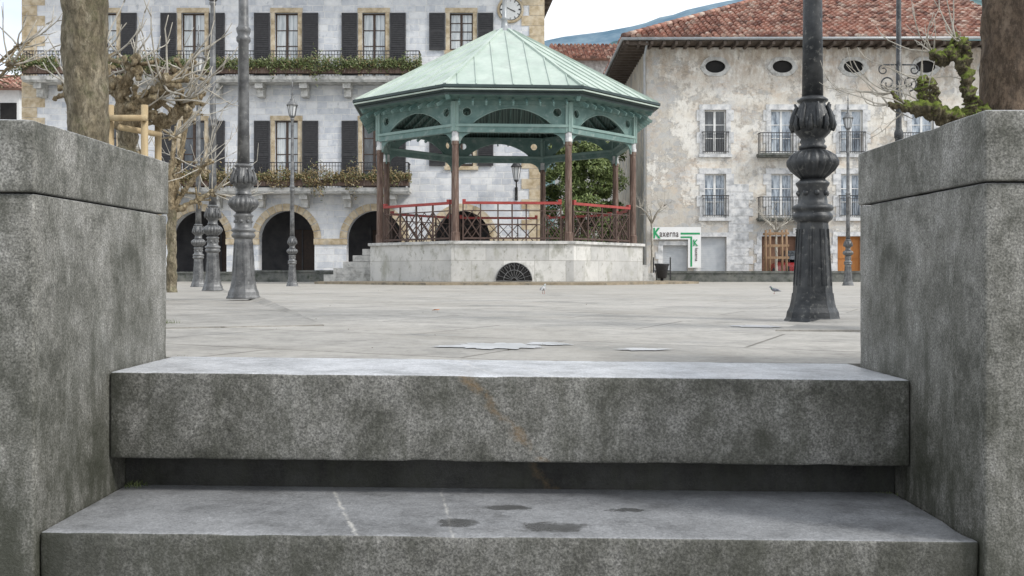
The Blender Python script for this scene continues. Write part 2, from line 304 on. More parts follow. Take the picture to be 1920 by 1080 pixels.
# ---------------------------------------------------------------- mesh builder
class MB:
    def __init__(s): s.v=[];s.f=[];s.m=[];s.s=[]
    def add(s,vs,fs,m=0,sm=False):
        o=len(s.v); s.v+=[tuple(v) for v in vs]
        for f in fs: s.f.append([i+o for i in f]); s.m.append(m); s.s.append(sm)
    def box(s,x0,x1,y0,y1,z0,z1,m=0):
        vs=[(x,y,z) for z in (z0,z1) for y in (y0,y1) for x in (x0,x1)]
        s.add(vs,[(0,2,3,1),(4,5,7,6),(0,1,5,4),(2,6,7,3),(0,4,6,2),(1,3,7,5)],m)
    def beam(s,p,q,w,h,m=0,up=(0,0,1)):
        p=Vector(p);q=Vector(q);d=(q-p).normalized();u=Vector(up)
        if abs(d.dot(u))>.98: u=Vector((0,1,0))
        a=d.cross(u).normalized()*w/2; b=a.cross(d).normalized()*h/2
        vs=[c+sa*a+sb*b for c in (p,q) for sb in(-1,1) for sa in (-1,1)]
        s.add(vs,[(0,1,3,2),(4,6,7,5),(0,4,5,1),(2,3,7,6),(0,2,6,4),(1,5,7,3)],m)
    def lathe(s,prof,n=24,c=(0,0,0),m=0,sm=True,cap=True,rot=0,fl=0):
        vs=[];fs=[]
        for pr in prof:
            r,z=pr[0],pr[1]; amp=pr[2] if len(pr)>2 else 0; nf=pr[3] if len(pr)>3 else 12
            for i in range(n):
                a=2*pi*i/n+rot
                rr=r*(1+amp*(abs(cos(a*nf/2))*2-1)) if amp else r
                vs.append((c[0]+rr*cos(a),c[1]+rr*sin(a),c[2]+z))
        for k in range(len(prof)-1):
            for i in range(n):
                j=(i+1)%n; fs.append((k*n+i,k*n+j,(k+1)*n+j,(k+1)*n+i))
        s.add(vs,fs,m,sm)
        if cap:
            o=len(s.v)-len(vs); s.f.append([o+i for i in range(n)][::-1]);s.m.append(m);s.s.append(False)
            b=o+(len(prof)-1)*n; s.f.append([b+i for i in range(n)]);s.m.append(m);s.s.append(False)
    def tube(s,pts,rs,n=8,m=0,lump=0,fr=6,cap=True):
        pts=[Vector(p) for p in pts]; vs=[];fs=[]; N=None
        for k,p in enumerate(pts):
            t=(pts[min(k+1,len(pts)-1)]-pts[max(k-1,0)]).normalized()
            if N is None:
                N=t.orthogonal().normalized()
            N=(N-t*N.dot(t)).normalized(); B=t.cross(N)
            r=rs[k] if isinstance(rs,(list,tuple)) else rs
            for i in range(n):
                a=2*pi*i/n; v=p+(N*cos(a)+B*sin(a))*r
                if lump: v=p+(v-p)*(1+lump*noise.noise(v*fr)+lump*.6*noise.noise(v*fr*2.7))
                vs.append(v)
        for k in range(len(pts)-1):
            for i in range(n):
                j=(i+1)%n; fs.append((k*n+i,k*n+j,(k+1)*n+j,(k+1)*n+i))
        if cap: fs.append(tuple(range(n))[::-1]); fs.append(tuple((len(pts)-1)*n+i for i in range(n)))
        s.add(vs,fs,m,True)
    def blob(s,c,r,sq=(1,1,1),amp=.3,fr=8,m=0,n=14):
        c=Vector(c);vs=[];fs=[]
        for k in range(n//2+1):
            th=pi*k/(n//2)
            for i in range(n):
                a=2*pi*i/n; d=Vector((sin(th)*cos(a),sin(th)*sin(a),cos(th)))
                rr=r*(1+amp*noise.noise((c+d*r)*fr)+amp*.6*noise.noise((c+d*r)*fr*2.4))
                vs.append(c+Vector((d.x*sq[0],d.y*sq[1],d.z*sq[2]))*rr)
        for k in range(n//2):
            for i in range(n):
                j=(i+1)%n; fs.append((k*n+i,(k+1)*n+i,(k+1)*n+j,k*n+j))
        s.add(vs,fs,m,True)
    def leaf(s,p,sz,m=0):
        a=Vector((U(-1,1),U(-1,1),U(-1,1))).normalized(); b=a.orthogonal().normalized(); 
        p=Vector(p); a=a*sz; b=b*sz*.45
        s.add([p-a,p+b,p+a,p-b],[(0,1,2,3)],m)
    def obj(s,name,mats,parent=None,loc=(0,0,0),rz=0,label=None,cat=None,group=None,kind=None):
        me=bpy.data.meshes.new(name); me.from_pydata(s.v,[],s.f); 
        me.polygons.foreach_set('material_index',s.m); me.polygons.foreach_set('use_smooth',s.s)
        if not isinstance(mats,(list,tuple)): mats=[mats]
        for m in mats: me.materials.append(m)
        me.update()
        return mkobj(name,me,parent,loc,rz,label,cat,group,kind)
def mkobj(name,me,parent=None,loc=(0,0,0),rz=0,label=None,cat=None,group=None,kind=None):
    o=bpy.data.objects.new(name,me); COL.objects.link(o); o.location=loc; o.rotation_euler=(0,0,rz)
    if parent: o.parent=parent
    if label: o['label']=label
    if cat: o['category']=cat
    if group: o['group']=group
    if kind: o['kind']=kind
    return o
def empty(name,loc=(0,0,0),rz=0,label=None,cat=None,group=None,parent=None):
    o=mkobj(name,None,parent,loc,rz,label,cat,group); o.empty_display_size=.2; return o
def copy_tree(o,loc,rz=0):
    n=o.copy(); COL.objects.link(n); n.location=loc; n.rotation_euler=(0,0,rz)
    for c in o.children:
        d=c.copy(); COL.objects.link(d); d.parent=n
        for e in c.children:
            g=e.copy(); COL.objects.link(g); g.parent=d
    return n
def plate(loops,th):
    cu=bpy.data.curves.new('tmp','CURVE'); cu.dimensions='2D'; cu.fill_mode='BOTH'; cu.extrude=th/2
    for lp in loops:
        sp=cu.splines.new('POLY'); sp.points.add(len(lp)-1)
        for i,(a,b) in enumerate(lp): sp.points[i].co=(a,b,0,1)
        sp.use_cyclic_u=True
    return curve2(cu)
def curve2(cu):
    ob=bpy.data.objects.new('tmp',cu); COL.objects.link(ob)
    dg=bpy.context.evaluated_depsgraph_get(); dg.update()
    me=bpy.data.meshes.new_from_object(ob.evaluated_get(dg))
    vs=[(v.co.x,-v.co.z,v.co.y) for v in me.vertices]; fs=[tuple(p.vertices) for p in me.polygons]
    bpy.data.objects.remove(ob); bpy.data.curves.remove(cu); bpy.data.meshes.remove(me)
    return vs,fs
def text(mb,txt,size,x,y,z,m=0,th=.01,bold=0,vert=False,sx=1.,gap=1.):
    cu=bpy.data.curves.new('tmp','FONT'); cu.body=txt; cu.size=size; cu.extrude=th/2; cu.offset=bold; cu.space_character=gap
    vs,fs=curve2(cu)
    if vert: vs=[(b_,y_,-a_*sx) for (a_,y_,b_) in vs]
    mb.add([(a*(1 if vert else sx)+x,b+y,c+z) for a,b,c in vs],fs,m)
def ell(cx,cz,rx,rz,n=24): return [(cx+rx*cos(2*pi*i/n),cz+rz*sin(2*pi*i/n)) for i in range(n)]
def rbox(x0,x1,y0,y1,z0,z1,r=.006,seg=.035,amp=.0005,chip=.003,mb=None,tilt=0,m=0):
    mb=mb or MB()
    def lines(a,b):
        n=max(2,int((b-a-2*r)/seg)); return [a,a+r*.35,a+r]+[a+r+(b-a-2*r)*i/n for i in range(1,n)]+[b-r,b-r*.35,b]
    L=[lines(x0,x1),lines(y0,y1),lines(z0,z1)]
    lo=Vector((x0,y0,z0));hi=Vector((x1,y1,z1))
    def P(p):
        q=Vector([min(max(p[i],lo[i]+r),hi[i]-r) for i in range(3)])
        d=p-q
        o=q+d.normalized()*r if d.length>1e-7 else p.copy()
        k=sum(1 for i in range(3) if p[i]<lo[i]+r*1.01 or p[i]>hi[i]-r*1.01)
        o+=noise.noise_vector(o*5)*amp
        if k>=2:
            c=max(0,noise.noise(o*9+Vector((5,1,2)))-.3)*2+max(0,noise.noise(o*37)-.3)
            o+=(q-o).normalized()*c*chip*1.6 if (q-o).length>1e-7 else Vector()
        o.z-=tilt*o.x
        return o
    for ax in range(3):
        a,b=[i for i in range(3) if i!=ax]
        for side in (lo[ax],hi[ax]):
            A=L[a];B=L[b];vs=[];fs=[]
            for u in A:
                for v in B:
                    p=[0,0,0];p[ax]=side;p[a]=u;p[b]=v; vs.append(P(Vector(p)))
            nb=len(B)
            for i in range(len(A)-1):
                for j in range(nb-1):
                    f=(i*nb+j,(i+1)*nb+j,(i+1)*nb+j+1,i*nb+j+1)
                    if (side==lo[ax])==(ax!=1): f=f[::-1]
                    fs.append(f)
            mb.add(vs,fs,m,True)
    return mb
# ---------------------------------------------------------------- ground
def gz(x,y):
    s=0 if y<6 else -.08*min(1,(y-6)/20.)
    fade=max(0,min(1,1-(y-3)/9.))
    return s-.0095*max(-3,min(3,x))*fade
g=MB()
YB=2.80
xs=[-1500,-400,-120,-40,-20,-12,-8]+[-6+.5*i for i in range(25)]+[8,12,20,40,120,400,1500]
ys=[YB+.4*i for i in range(24)]+[13,14.5,16,18,21,26,32,40,60,120,400,2500]
rows=[(-80,-1.45),(YB-.03,-1.45)]
vs=[(x,y,z) for y,z in rows for x in xs]+[(x,y,gz(x,y)) for y in ys for x in xs]
nx=len(xs); fs=[(k*nx+i,k*nx+i+1,(k+1)*nx+i+1,(k+1)*nx+i) for k in range(len(ys)+1) for i in range(nx-1)]
g.add(vs,fs,0,False)
g.obj('ground',m_pave,kind='structure')
def raised(poly,h,name):
    mb=MB(); n=len(poly)
    top=[(x,y,gz(x,y)+h*k) for x,y,k in poly]; bot=[(x,y,gz(x,y)-.05) for x,y,k in poly]
    mb.add(top+bot,[tuple(range(n))]+[(i,(i+1)%n,n+(i+1)%n,n+i)[::-1] for i in range(n)])
    mb.obj(name,m_pave2,kind='structure')
raised([(-1.9,3.9,.15),(-.85,4.5,.15),(-2.15,8.6,1),(-6.5,21,1),(-14,21,1),(-14,3.9,.15)],.035,'pavement')
raised([(1.15,4.35,.2),(14,4.35,.3),(14,21,1),(8.3,21,1),(2.55,6.9,1)],.035,'pavement')
def puddle(cx,cy,rx,ry,seed,m,name='puddle'):
    mb=MB(); n=90; vs=[]
    for i in range(n):
        a=2*pi*i/n; k=1+.4*noise.noise(Vector((cos(a)*1.3,sin(a)*1.3,seed)))+.35*noise.noise(Vector((cos(a)*4,sin(a)*4,seed+7)))+.2*noise.noise(Vector((cos(a)*11,sin(a)*11,seed+7)))
        x=cx+rx*k*cos(a);y=cy+ry*k*sin(a)
        vs.append((x,y,gz(x,y)+.003))
    mb.add(vs+[(cx,cy,gz(cx,cy)+.003)],[(i,(i+1)%n,n) for i in range(n)]); mb.obj(name,m,kind='structure')
puddle(-.06,3.31,.17,.13,1,m_water); puddle(.42,3.22,.085,.05,2,m_water); puddle(1.15,4.72,.12,.1,3,m_water)
puddle(.12,3.44,.08,.07,5,m_water)
mb=MB()
for i in range(40):
    y=3+20*R_()**1.4; x=U(-.35,.4)*y; z=gz(x,y)+.006
    mb.leaf((x,y,z),U(.003,.007))
mb.obj('debris',m_debris,kind='stuff',label='tiny scattered leaf and grit specks on the paving')
# ---------------------------------------------------------------- staircase
SL_,SR_=-.958,.948
st=empty('stone_staircase',(0,0,0),label='weathered grey stone steps with damp stains between two parapets',cat='steps')
T=.0105
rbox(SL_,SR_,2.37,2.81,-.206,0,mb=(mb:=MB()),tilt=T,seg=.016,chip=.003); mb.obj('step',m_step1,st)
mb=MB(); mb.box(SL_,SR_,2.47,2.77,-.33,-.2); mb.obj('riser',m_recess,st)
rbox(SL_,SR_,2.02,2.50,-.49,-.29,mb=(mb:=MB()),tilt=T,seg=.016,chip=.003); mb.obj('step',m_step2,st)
z=-.58
for i in range(3):
    y0=1.67-.35*i
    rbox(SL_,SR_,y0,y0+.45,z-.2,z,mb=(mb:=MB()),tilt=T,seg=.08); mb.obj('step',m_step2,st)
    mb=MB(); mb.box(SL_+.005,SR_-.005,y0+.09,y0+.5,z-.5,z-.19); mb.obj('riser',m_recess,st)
    z-=.29
def parapet(sgn,xi,yb,zc,zt,lab):
    o=empty('parapet_wall',(sgn*xi,2.0,-1.45),label=lab,cat='stone wall',group='parapet walls flanking the steps')
    def loc(mb):
        mb.v=[(x-sgn*xi,y-2.0,z+1.45) for x,y,z in mb.v]; return mb
    mb=MB()
    a,b=(-1.9,-xi) if sgn<0 else (xi,1.9)
    rbox(a,b,2.0,yb,-1.45,zc-.003,r=.006,seg=.03,mb=mb,chip=.002)
    x0,x1=(-8,-1.905) if sgn<0 else (1.905,8)
    mb.box(x0,x1,2.0,yb,-1.45,zc-.004)
    loc(mb).obj('wall_body',m_wallf,o)
    mb=MB()
    a,b=(-1.9,-xi+.004) if sgn<0 else (xi-.004,1.9)
    rbox(a,b,1.992,yb+.004,zc,zt,r=.005,seg=.02,mb=mb,chip=.002,amp=.0003)
    mb.box(x0,x1,1.992,yb+.004,zc,zt)
    loc(mb).obj('coping',m_cap,o)
parapet(-1,.960,2.77,.408,.553,'thick grey stone parapet with coping beside the steps')
parapet(1,.950,2.72,.43,.572,'thick grey stone parapet, dark damp stains, beside the steps')
mb=MB()
for (cx,cy,cz,n_,s_) in ((-.93,2.46,-.28,60,.012),(-.94,2.83,.0,30,.01),(.93,2.46,-.305,40,.01),(-1.6,4.6,.0,120,.03)):
    for i in range(n_):
        p=Vector((cx+random.gauss(0,s_),cy+random.gauss(0,s_),cz)); q=p+Vector((U(-.01,.01),U(-.01,.01),U(.3,1)*s_*1.3)); d=Vector((.0014,0,0)); mb.add([p-d,p+d,q],[(0,1,2)])
mb.obj('weeds',m_leafg,kind='stuff',label='tiny green weeds in the stone joints')
# ---------------------------------------------------------------- street lamps
def make_lamp(m,loc,lab):
    o=empty('street_lamp',loc,label=lab,cat='street lamp',group='cast iron street lamps around the plaza')
    mb=MB()
    P=[(.150,0),(.150,.012),(.138,.03),(.133,.06),(.120,.085),(.112,.12),(.107,.16)]
    mb.lathe(P,8,rot=pi/8,sm=False)
    mb.lathe([(.103,.16),(.098,.24),(.086,.44),(.080,.53),(.084,.54)],8,rot=pi/8,sm=False)
    for i in range(8):
        a=pi/4*i
        c_,s_=cos(a),sin(a)
        for (w,z0,z1,rr0,rr1) in ((.026,.20,.50,.0955,.079),):
            for sg in(-1,1):
                p=Vector((c_*rr0*.98,s_*rr0*.98,z0))+Vector((-s_,c_,0))*sg*w
                q=Vector((c_*rr1*.98,s_*rr1*.98,z1))+Vector((-s_,c_,0))*sg*w*.8
                mb.beam(p,q,.006,.006)
    mb.lathe([(.080,.535),(.100,.55),(.106,.565),(.100,.58),(.088,.59),(.104,.60),(.108,.612),(.100,.625),(.078,.635),(.074,.66),(.076,.72),(.086,.735),(.088,.745),(.076,.755),(.064,.765)],32)
    for i in range(8):
        a=pi/4*i; mb.blob((cos(a)*.073,sin(a)*.073,.69),.017,amp=0,n=8)
    mb.lathe([(.062,.765),(.082,.785,.05,18),(.108,.81,.07,18),(.125,.84,.08,18),(.126,.862,.08,18),(.112,.89,.07,18),(.088,.91,.05,18),(.066,.922)],72)
    mb.lathe([(.066,.922),(.072,.93),(.072,.94),(.058,.95),(.066,.965),(.060,.98),(.070,.99),(.086,1.01,.05,8),(.103,1.045,.06,8),(.100,1.08,.06,8),(.086,1.12,.06,8),(.070,1.155,.05,8),(.064,1.17),(.078,1.178),(.080,1.187),(.066,1.197),(.055,1.205)],48)
    for i in range(8):
        a=pi/4*i
        pts=[Vector((cos(a)*r,sin(a)*r,z)) for r,z in ((.098,1.03),(.108,1.07),(.100,1.11),(.086,1.145),(.096,1.165))]
        mb.tube(pts,[.018,.016,.013,.010,.005],6)
        a+=pi/8
        pts=[Vector((cos(a)*r,sin(a)*r,z)) for r,z in ((.097,1.02),(.110,1.05),(.104,1.085),(.112,1.10))]
        mb.tube(pts,[.014,.014,.010,.005],6)
    mb.lathe([(.055,1.2),(.050,1.6),(.046,2.28),(.062,2.30),(.064,2.33),(.05,2.35),(.06,2.38),(.066,2.41),(.05,2.43),(.044,2.46),(.036,3.9),(.03,4.0),(.045,4.02),(.05,4.05),(.03,4.07)],24)
    mb.obj('post',m,o)
    mb=MB()
    mb.lathe([(.03,4.06),(.06,4.08),(.075,4.10),(.07,4.115)],8)
    for i in range(8):
        a=pi/4*i+pi/8; mb.beam((cos(a)*.072,sin(a)*.072,4.11),(cos(a)*.118,sin(a)*.118,4.36),.012,.012)
    mb.lathe([(.135,4.355),(.14,4.37),(.12,4.40),(.075,4.46),(.055,4.48),(.06,4.50),(.035,4.53),(.02,4.6),(.03,4.62),(.018,4.65),(.01,4.8),(.018,4.82),(.004,5.0)],16)
    l=mb.obj('lantern',m,o)
    mb=MB(); mb.lathe([(.062,4.115),(.108,4.355)],8,rot=pi/8,sm=False); mb.obj('lantern_glass',m_lglass,l)
    return o
L0=make_lamp(m_lampdk,(1.60,5.3,gz(1.6,5.3)-.01),'dark cast iron lamp post with leafy bulbs beside the steps')
L1=make_lamp(m_lamp,(-2.40,8.9,gz(-2.4,8.9)+.02),'grey cast iron lamp post with fluted bulbs in a row')
for (x,y,dz) in ((X(399,14),14,.03),(X(372,19),19,.03)): copy_tree(L1,(x,y,gz(x,y)+dz))
for (p,d) in ((548,24),(1590,26)):
    o=copy_tree(L1,(X(p,d),d,-.08)); o['label']='slim grey lamp post with small lantern and spiked finial'
o=empty('street_lamp',(X(1685,15),15,gz(5.8,15)),label='tall dark lamp post with scrolled iron crossarms behind mossy branches',cat='street lamp',group='cast iron street lamps around the plaza')
mb=MB(); mb.lathe([(.15,0),(.14,.05),(.10,.2),(.08,.55),(.10,.6),(.07,.7),(.12,.85),(.06,.95),(.1,1.05),(.055,1.2),(.05,2.3),(.065,2.33),(.065,2.4),(.045,2.45),(.04,2.9),(.06,2.95),(.04,3.0),(.035,4.6)],20)
for sg in (-1,1):
    sp=[]
    for i in range(30):
        t=i/29; a=-pi/2+t*2.6*pi*1.0; r=.12*(1-t*.75)
        sp.append((sg*(.04+.12+r*cos(a)*1.0),0,3.14+r*sin(a)))
    mb.tube(sp,.012,6)
    sp=[(sg*(.02+.22*sin(t*pi/2)),0,3.42) for t in (0,.3,.6,1)]
    mb.tube(sp,.012,6)
    sp=[]
    for i in range(24):
        t=i/23; a=pi/2-t*2.2*pi; r=.08*(1-t*.7); sp.append((sg*(.23+r*cos(a)),0,3.34+r*sin(a)))
    mb.tube(sp,.010,6)
mb.obj('post',m_lampdk,o)
mb=MB(); mb.lathe([(.03,4.6),(.08,4.66),(.13,5.0),(.15,5.02),(.08,5.15),(.01,5.4)],8); mb.obj('lantern',m_lampdk,o)
# ---------------------------------------------------------------- bandstand
BC=(X(946,32.5),32.5,0)
bs=empty('bandstand',BC,label='octagonal bandstand with pale green metal roof on a stone base',cat='bandstand')
PH=[radians(-22.5+3.6+45*k) for k in range(8)]
def OV(R,k,z): a=PH[k%8]; return Vector((R*sin(a),-R*cos(a),z))
def octring(mb,prof,m=0):
    for k in range(8):
        for (r0,z0),(r1,z1) in zip(prof,prof[1:]):
            mb.add([OV(r0,k,z0),OV(r0,k+1,z0),OV(r1,k+1,z1),OV(r1,k,z1)],[(0,1,2,3)],m)
BR=4.56
mb=MB(); octring(mb,[(BR,-.03),(BR,1.07)]); 
mb.obj('base',m_base,bs)
mb=MB(); octring(mb,[(BR-.04,1.07),(BR+.08,1.075),(BR+.08,1.15),(BR+.04,1.158),(0.01,1.158)]); mb.obj('floor',m_greyst,bs)
mb=MB(); octring(mb,[(6.3,-.2),(6.3,-.012),(4.5,-.002)]); 
mb.obj('plinth_step',m_curb,bs)
n0=(PH[0]+PH[1])/2; ap=BR*cos(pi/8)
mb=MB(); rr=.51
pl=[(rr*cos(pi*i/20),rr*sin(pi*i/20)) for i in range(21)]
mb.add([(a,0,b+.02) for a,b in pl],[tuple(range(21))],0)
for i in range(11):
    a=pi*i/10; mb.beam((.08*cos(a),-.02,.03+.08*sin(a)),(rr*cos(a),-.02,.03+rr*sin(a)),.014,.014,1)
    b=a+pi/20
    if i<10:
        mb.tube([((rr-.02)*cos(b+t),-.02,.03+(rr-.12)*sin(b)+.1*s2) for t,s2 in((-.12,0),(0,.8),(.12,0))],.008,5,1)
for q in (.08,.3,rr): mb.tube([(q*cos(pi*i/20),-.02,.03+q*sin(pi*i/20)) for i in range(21)],.011,6,1)
go=.04
mb.obj('vent_grille',[m_dark,m_lamp],bs,(ap*sin(n0)+go*cos(n0),-ap*cos(n0)-.012+go*sin(n0),0),n0)
n1=(PH[7]+PH[6])/2
mb=MB()
for i in range(5): mb.box(-1.0,1.0,-.3*(5-i)-.0,.0,-.02 if i==0 else .2*i+.003*i,.2*(i+1),0)
mb.obj('side_steps',m_greyst,bs,(4.22*sin(n1),-4.22*cos(n1),0),n1)
n2=(PH[2]+PH[3])/2
mb=MB(); mb.box(-1.6,1.6,-.4,0,-.02,.25); mb.box(-1.6,1.6,-.2,0,.252,.5); mb.obj('side_steps',m_greyst,bs,(4.22*sin(n2),-4.22*cos(n2),0),n2)
RL=4.25
mb=MB(); mb.lathe([(.13,1.16),(.13,1.4),(.105,1.43),(.095,3.9),(.11,3.92),(.11,4.0),(.09,4.02),(.09,4.30)],8,rot=pi/8,sm=False)
mb.lathe([(.1,4.02),(.112,4.04),(.112,4.12),(.098,4.13),(.098,4.29)],8,rot=pi/8,sm=False,m=1)
cm=mb.obj('column',[m_bwood,m_surr],bs,OV(RL,0,0),PH[0])
for k in range(1,8):
    c=cm.copy(); COL.objects.link(c); c.parent=bs; c.location=OV(RL,k,0); c.rotation_euler=(0,0,PH[k])
SL=2*RL*sin(pi/8)
def arch(u0,u1,z0,h,n=20): return [(u0+(u1-u0)*i/n, z0+h*sin(pi*i/n)**.8) for i in range(n+1)]
lo=[(-SL/2,4.50),(SL/2,4.50),(SL/2,5.08),(-SL/2,5.08)]
ho=arch(-SL/2+.5,SL/2-.5,4.53,.45)
vs,fs=plate([lo,ho,ell(-SL/2+.33,4.86,.115,.115),ell(SL/2-.33,4.86,.115,.115)],.06)
mb=MB(); mb.add(vs,fs,0)
mb.box(-SL/2+.05,SL/2-.05,-.09,.09,4.27,4.502,0); mb.box(-SL/2,SL/2,-.12,.12,4.43,4.504,1)
mb.box(-SL/2,SL/2,-.07,.07,5.078,5.19,0)
for sg in(-1,1):
    mb.box(sg*SL/2-.09,sg*SL/2+.09,-.1,.1,4.3,5.15,1)
    c_=[(sg*(SL/2-.1),4.27),(sg*(SL/2-.1),3.95),(sg*(SL/2-.14),3.95)]+[(sg*(SL/2-.14-.42*(1-cos(t))),3.95+.32*sin(t)) for t in [pi/2*i/6 for i in range(1,7)]]
    vs,fs=plate([c_],.05); mb.add(vs,fs,0)
    ro=ell(sg*(SL/2-.33),4.86,.13,.13); 
    mb.tube([(a,-.035,b) for a,b in ro+[ro[0]]],.014,5,1)
mb.tube([(a,-.035,b) for a,b in ho],.018,5,1)
fr=None
for k in range(8):
    a=PH[k]+pi/8
    loc=(RL*cos(pi/8)*sin(a),-RL*cos(pi/8)*cos(a),0)
    if fr is None: fr=mb.obj('frieze_panel',[m_green,m_greenlt],bs,loc,a)
    else:
        c=fr.copy(); COL.objects.link(c); c.parent=bs; c.location=loc; c.rotation_euler=(0,0,a)
def railing(front=False):
    mb=MB(); w=SL/2-.2
    mb.box(-w,w,-.05,.05,2.22,2.295,0)
    for sg in(-1,1):
        a,b=sorted((sg*w,sg*(w-.10))); mb.box(a,b,-.055,.055,2.297,2.36,0)
    mb.box(-w,w,-.03,.03,1.22,1.27,1); mb.box(-w,w,-.02,.02,2.02,2.05,1)
    cells=[-w+.02,-w+.52,-w+1.02,w-1.02,w-.52,w-.02] if front else [-w+.02+(2*w-.04)*i/4 for i in range(5)]
    n=len(cells)-1
    for i in range(n+1):
        u=cells[i]; mb.box(u-.018,u+.018,-.024,.024,1.17,2.22,1)
        if i<n:
            u2=cells[i+1]
            if front and i in (1,2,3):
                mb.box(u+.021,u2-.021,-.018,.018,1.62,1.65,1)
                if i==2: mb.box(-.02,.02,-.022,.022,1.27,2.22,1)
                continue
            mb.beam((u,0,1.27),(u2,0,2.02),.024,.032,1); mb.beam((u,.004,2.02),(u2,.004,1.27),.024,.032,1)
            if not front and i in (0,3): continue
            zm=1.65; um=(u+u2)/2
            for (pa,pb) in (((u,zm),(um,2.02)),((um,2.02),(u2,zm)),((u2,zm),(um,1.27)),((um,1.27),(u,zm))):
                mb.beam((pa[0],-.006,pa[1]),(pb[0],-.006,pb[1]),.016,.020,1)
    return mb
rl=None
for k in range(8):
    if k==6: continue
    a=PH[k]+pi/8; loc=(RL*cos(pi/8)*sin(a),-RL*cos(pi/8)*cos(a),0)
    if k==0: railing(True).obj('railing',[m_red,m_lat],bs,loc,a); continue
    if rl is None: rl=railing().obj('railing',[m_red,m_lat],bs,loc,a)
    else:
        c=rl.copy(); COL.objects.link(c); c.parent=bs; c.location=loc; c.rotation_euler=(0,0,a)
mb=MB(); RP=[(5.04,5.50),(4.5,5.80),(2.4,6.96),(.3,8.12)]
octring(mb,RP)
for k in range(8):
    for (r0,z0),(r1,z1) in zip(RP,RP[1:]):
        mb.beam(OV(r0,k,z0+.02),OV(r1,k,z1+.02),.09,.06)
    a=(PH[k])+pi/8
    nrm=Vector((sin(a),-cos(a),0)); tan=Vector((cos(a),sin(a),0))
    for i in range(-3,4):
        u=i*.52
        def pt(r):
            for (r0,z0),(r1,z1) in zip(RP,RP[1:]):
                if r1<=r<=r0+1e-6: z=z0+(z1-z0)*(r0-r)/(r0-r1); break
            return nrm*(r*cos(pi/8))+tan*u+Vector((0,0,z+.012))
        rend=max(.5,abs(u)/sin(pi/8)+.05)
        prev=pt(5.02)
        for r in (4.5,2.4):
            if rend<r: q=pt(r); mb.beam(prev,q,.028,.04); prev=q
        if rend<prev.to_2d().length: mb.beam(prev,pt(rend),.028,.04)
rf=mb.obj('roof',m_copper,bs)
mb=MB(); octring(mb,[(5.08,5.515),(5.12,5.50),(5.12,5.43),(5.02,5.42),(5.02,5.33),(4.91,5.32),(4.91,5.25)],0)
octring(mb,[(4.91,5.25),(4.3,5.19)],1)
mb.obj('eave_fascia',[m_greendk,m_green],rf)
mb=MB()
octring(mb,[(5.08,5.36),(5.095,5.37),(5.095,5.40),(5.08,5.41)]); mb.obj('eave_trim',m_copper,rf)
mb=MB(); octring(mb,[(4.6,5.22),(2.4,6.5),(.2,7.9)])
for k in range(8):
    mb.beam(OV(4.85,k,5.2),OV(.3,k,7.75),.12,.18,1)
    a=PH[k]+pi/8; nrm=Vector((sin(a),-cos(a),0)); tan=Vector((cos(a),sin(a),0))
    for i in range(-4,5):
        u=i*.38; r1=max(.6,abs(u)/sin(pi/8)*cos(pi/8)+.1)
        f=lambda r: nrm*r+tan*u+Vector((0,0,5.17+(4.25-r)*.6))
        mb.beam(f(4.55),f(min(r1,4.2)),.05,.09,1)
mb.obj('ceiling',[m_ceil,m_green],rf)
mb=MB(); mb.lathe([(.36,8.02),(.34,8.1),(.28,8.16),(.12,8.24),(.09,8.5),(.13,8.54),(.08,8.6),(.07,9.2),(.12,9.25),(.06,9.3),(.04,10.4),(.01,10.8)],16); mb.obj('finial',m_zinc,rf)
# ---------------------------------------------------------------- generic wall with holes
def wall_holes(mb,x0,x1,z0,z1,holes,y=0,dep=.3,m=0,mr=None):
    xs_=sorted({x0,x1}|{h[0] for h in holes}|{h[1] for h in holes}); zs_=sorted({z0,z1}|{h[2] for h in holes}|{h[3] for h in holes})
    for a,b in zip(xs_,xs_[1:]):
        for c,d in zip(zs_,zs_[1:]):
            cx,cz=(a+b)/2,(c+d)/2
            if any(h[0]<cx<h[1] and h[2]<cz<h[3] for h in holes): continue
            mb.add([(a,y,c),(b,y,c),(b,y,d),(a,y,d)],[(0,1,2,3)],m)
    mr=m if mr is None else mr
    for a,b,c,d in holes:
        q=y+dep
        mb.add([(a,y,c),(b,y,c),(b,y,d),(a,y,d),(a,q,c),(b,q,c),(b,q,d),(a,q,d)],[(0,1,5,4),(1,2,6,5),(2,3,7,6),(3,0,4,7)],mr)
# ---------------------------------------------------------------- town hall
TD=42.
hall=empty('town_hall',(0,TD,-.08),label='three storey pale stone town hall with arcade and long balconies',cat='town hall')
hz=lambda p:Z(p,TD)+.08
hx=lambda p:X(p,TD)
xL,xR=hx(42),hx(1020)
wc=[hx(p) for p in (197,362,537,701,865)]
W=.98
Z1=hz(355);Z2=hz(150)
f1t=hz(226); f2t=hz(24)
holes=[]; wins=[]
for i,c in enumerate(wc):
    b1=Z1+.02 if i<4 else hz(312); b2=Z2+.02 if i<4 else hz(95)
    holes+= [(c-W/2,c+W/2,b1,f1t),(c-W/2,c+W/2,b2,f2t)]
    wins+=[(c,b1,f1t,i,1),(c,b2,f2t,i,2)]
mb=MB(); zb=3.12
wall_holes(mb,xL,xR,zb,13.0,holes,0,.3,0)
ac=[hx(p) for p in (207,372,537,702,867)]; ar=hx(592)-hx(537)-.05; sp_z=hz(447)
edges=[xL]
for c in ac: edges+=[c-ar,c+ar]
edges.append(xR)
for a,b in zip(edges[::2],edges[1::2]): mb.box(a,b,0,.6,0,zb,0)
N=16
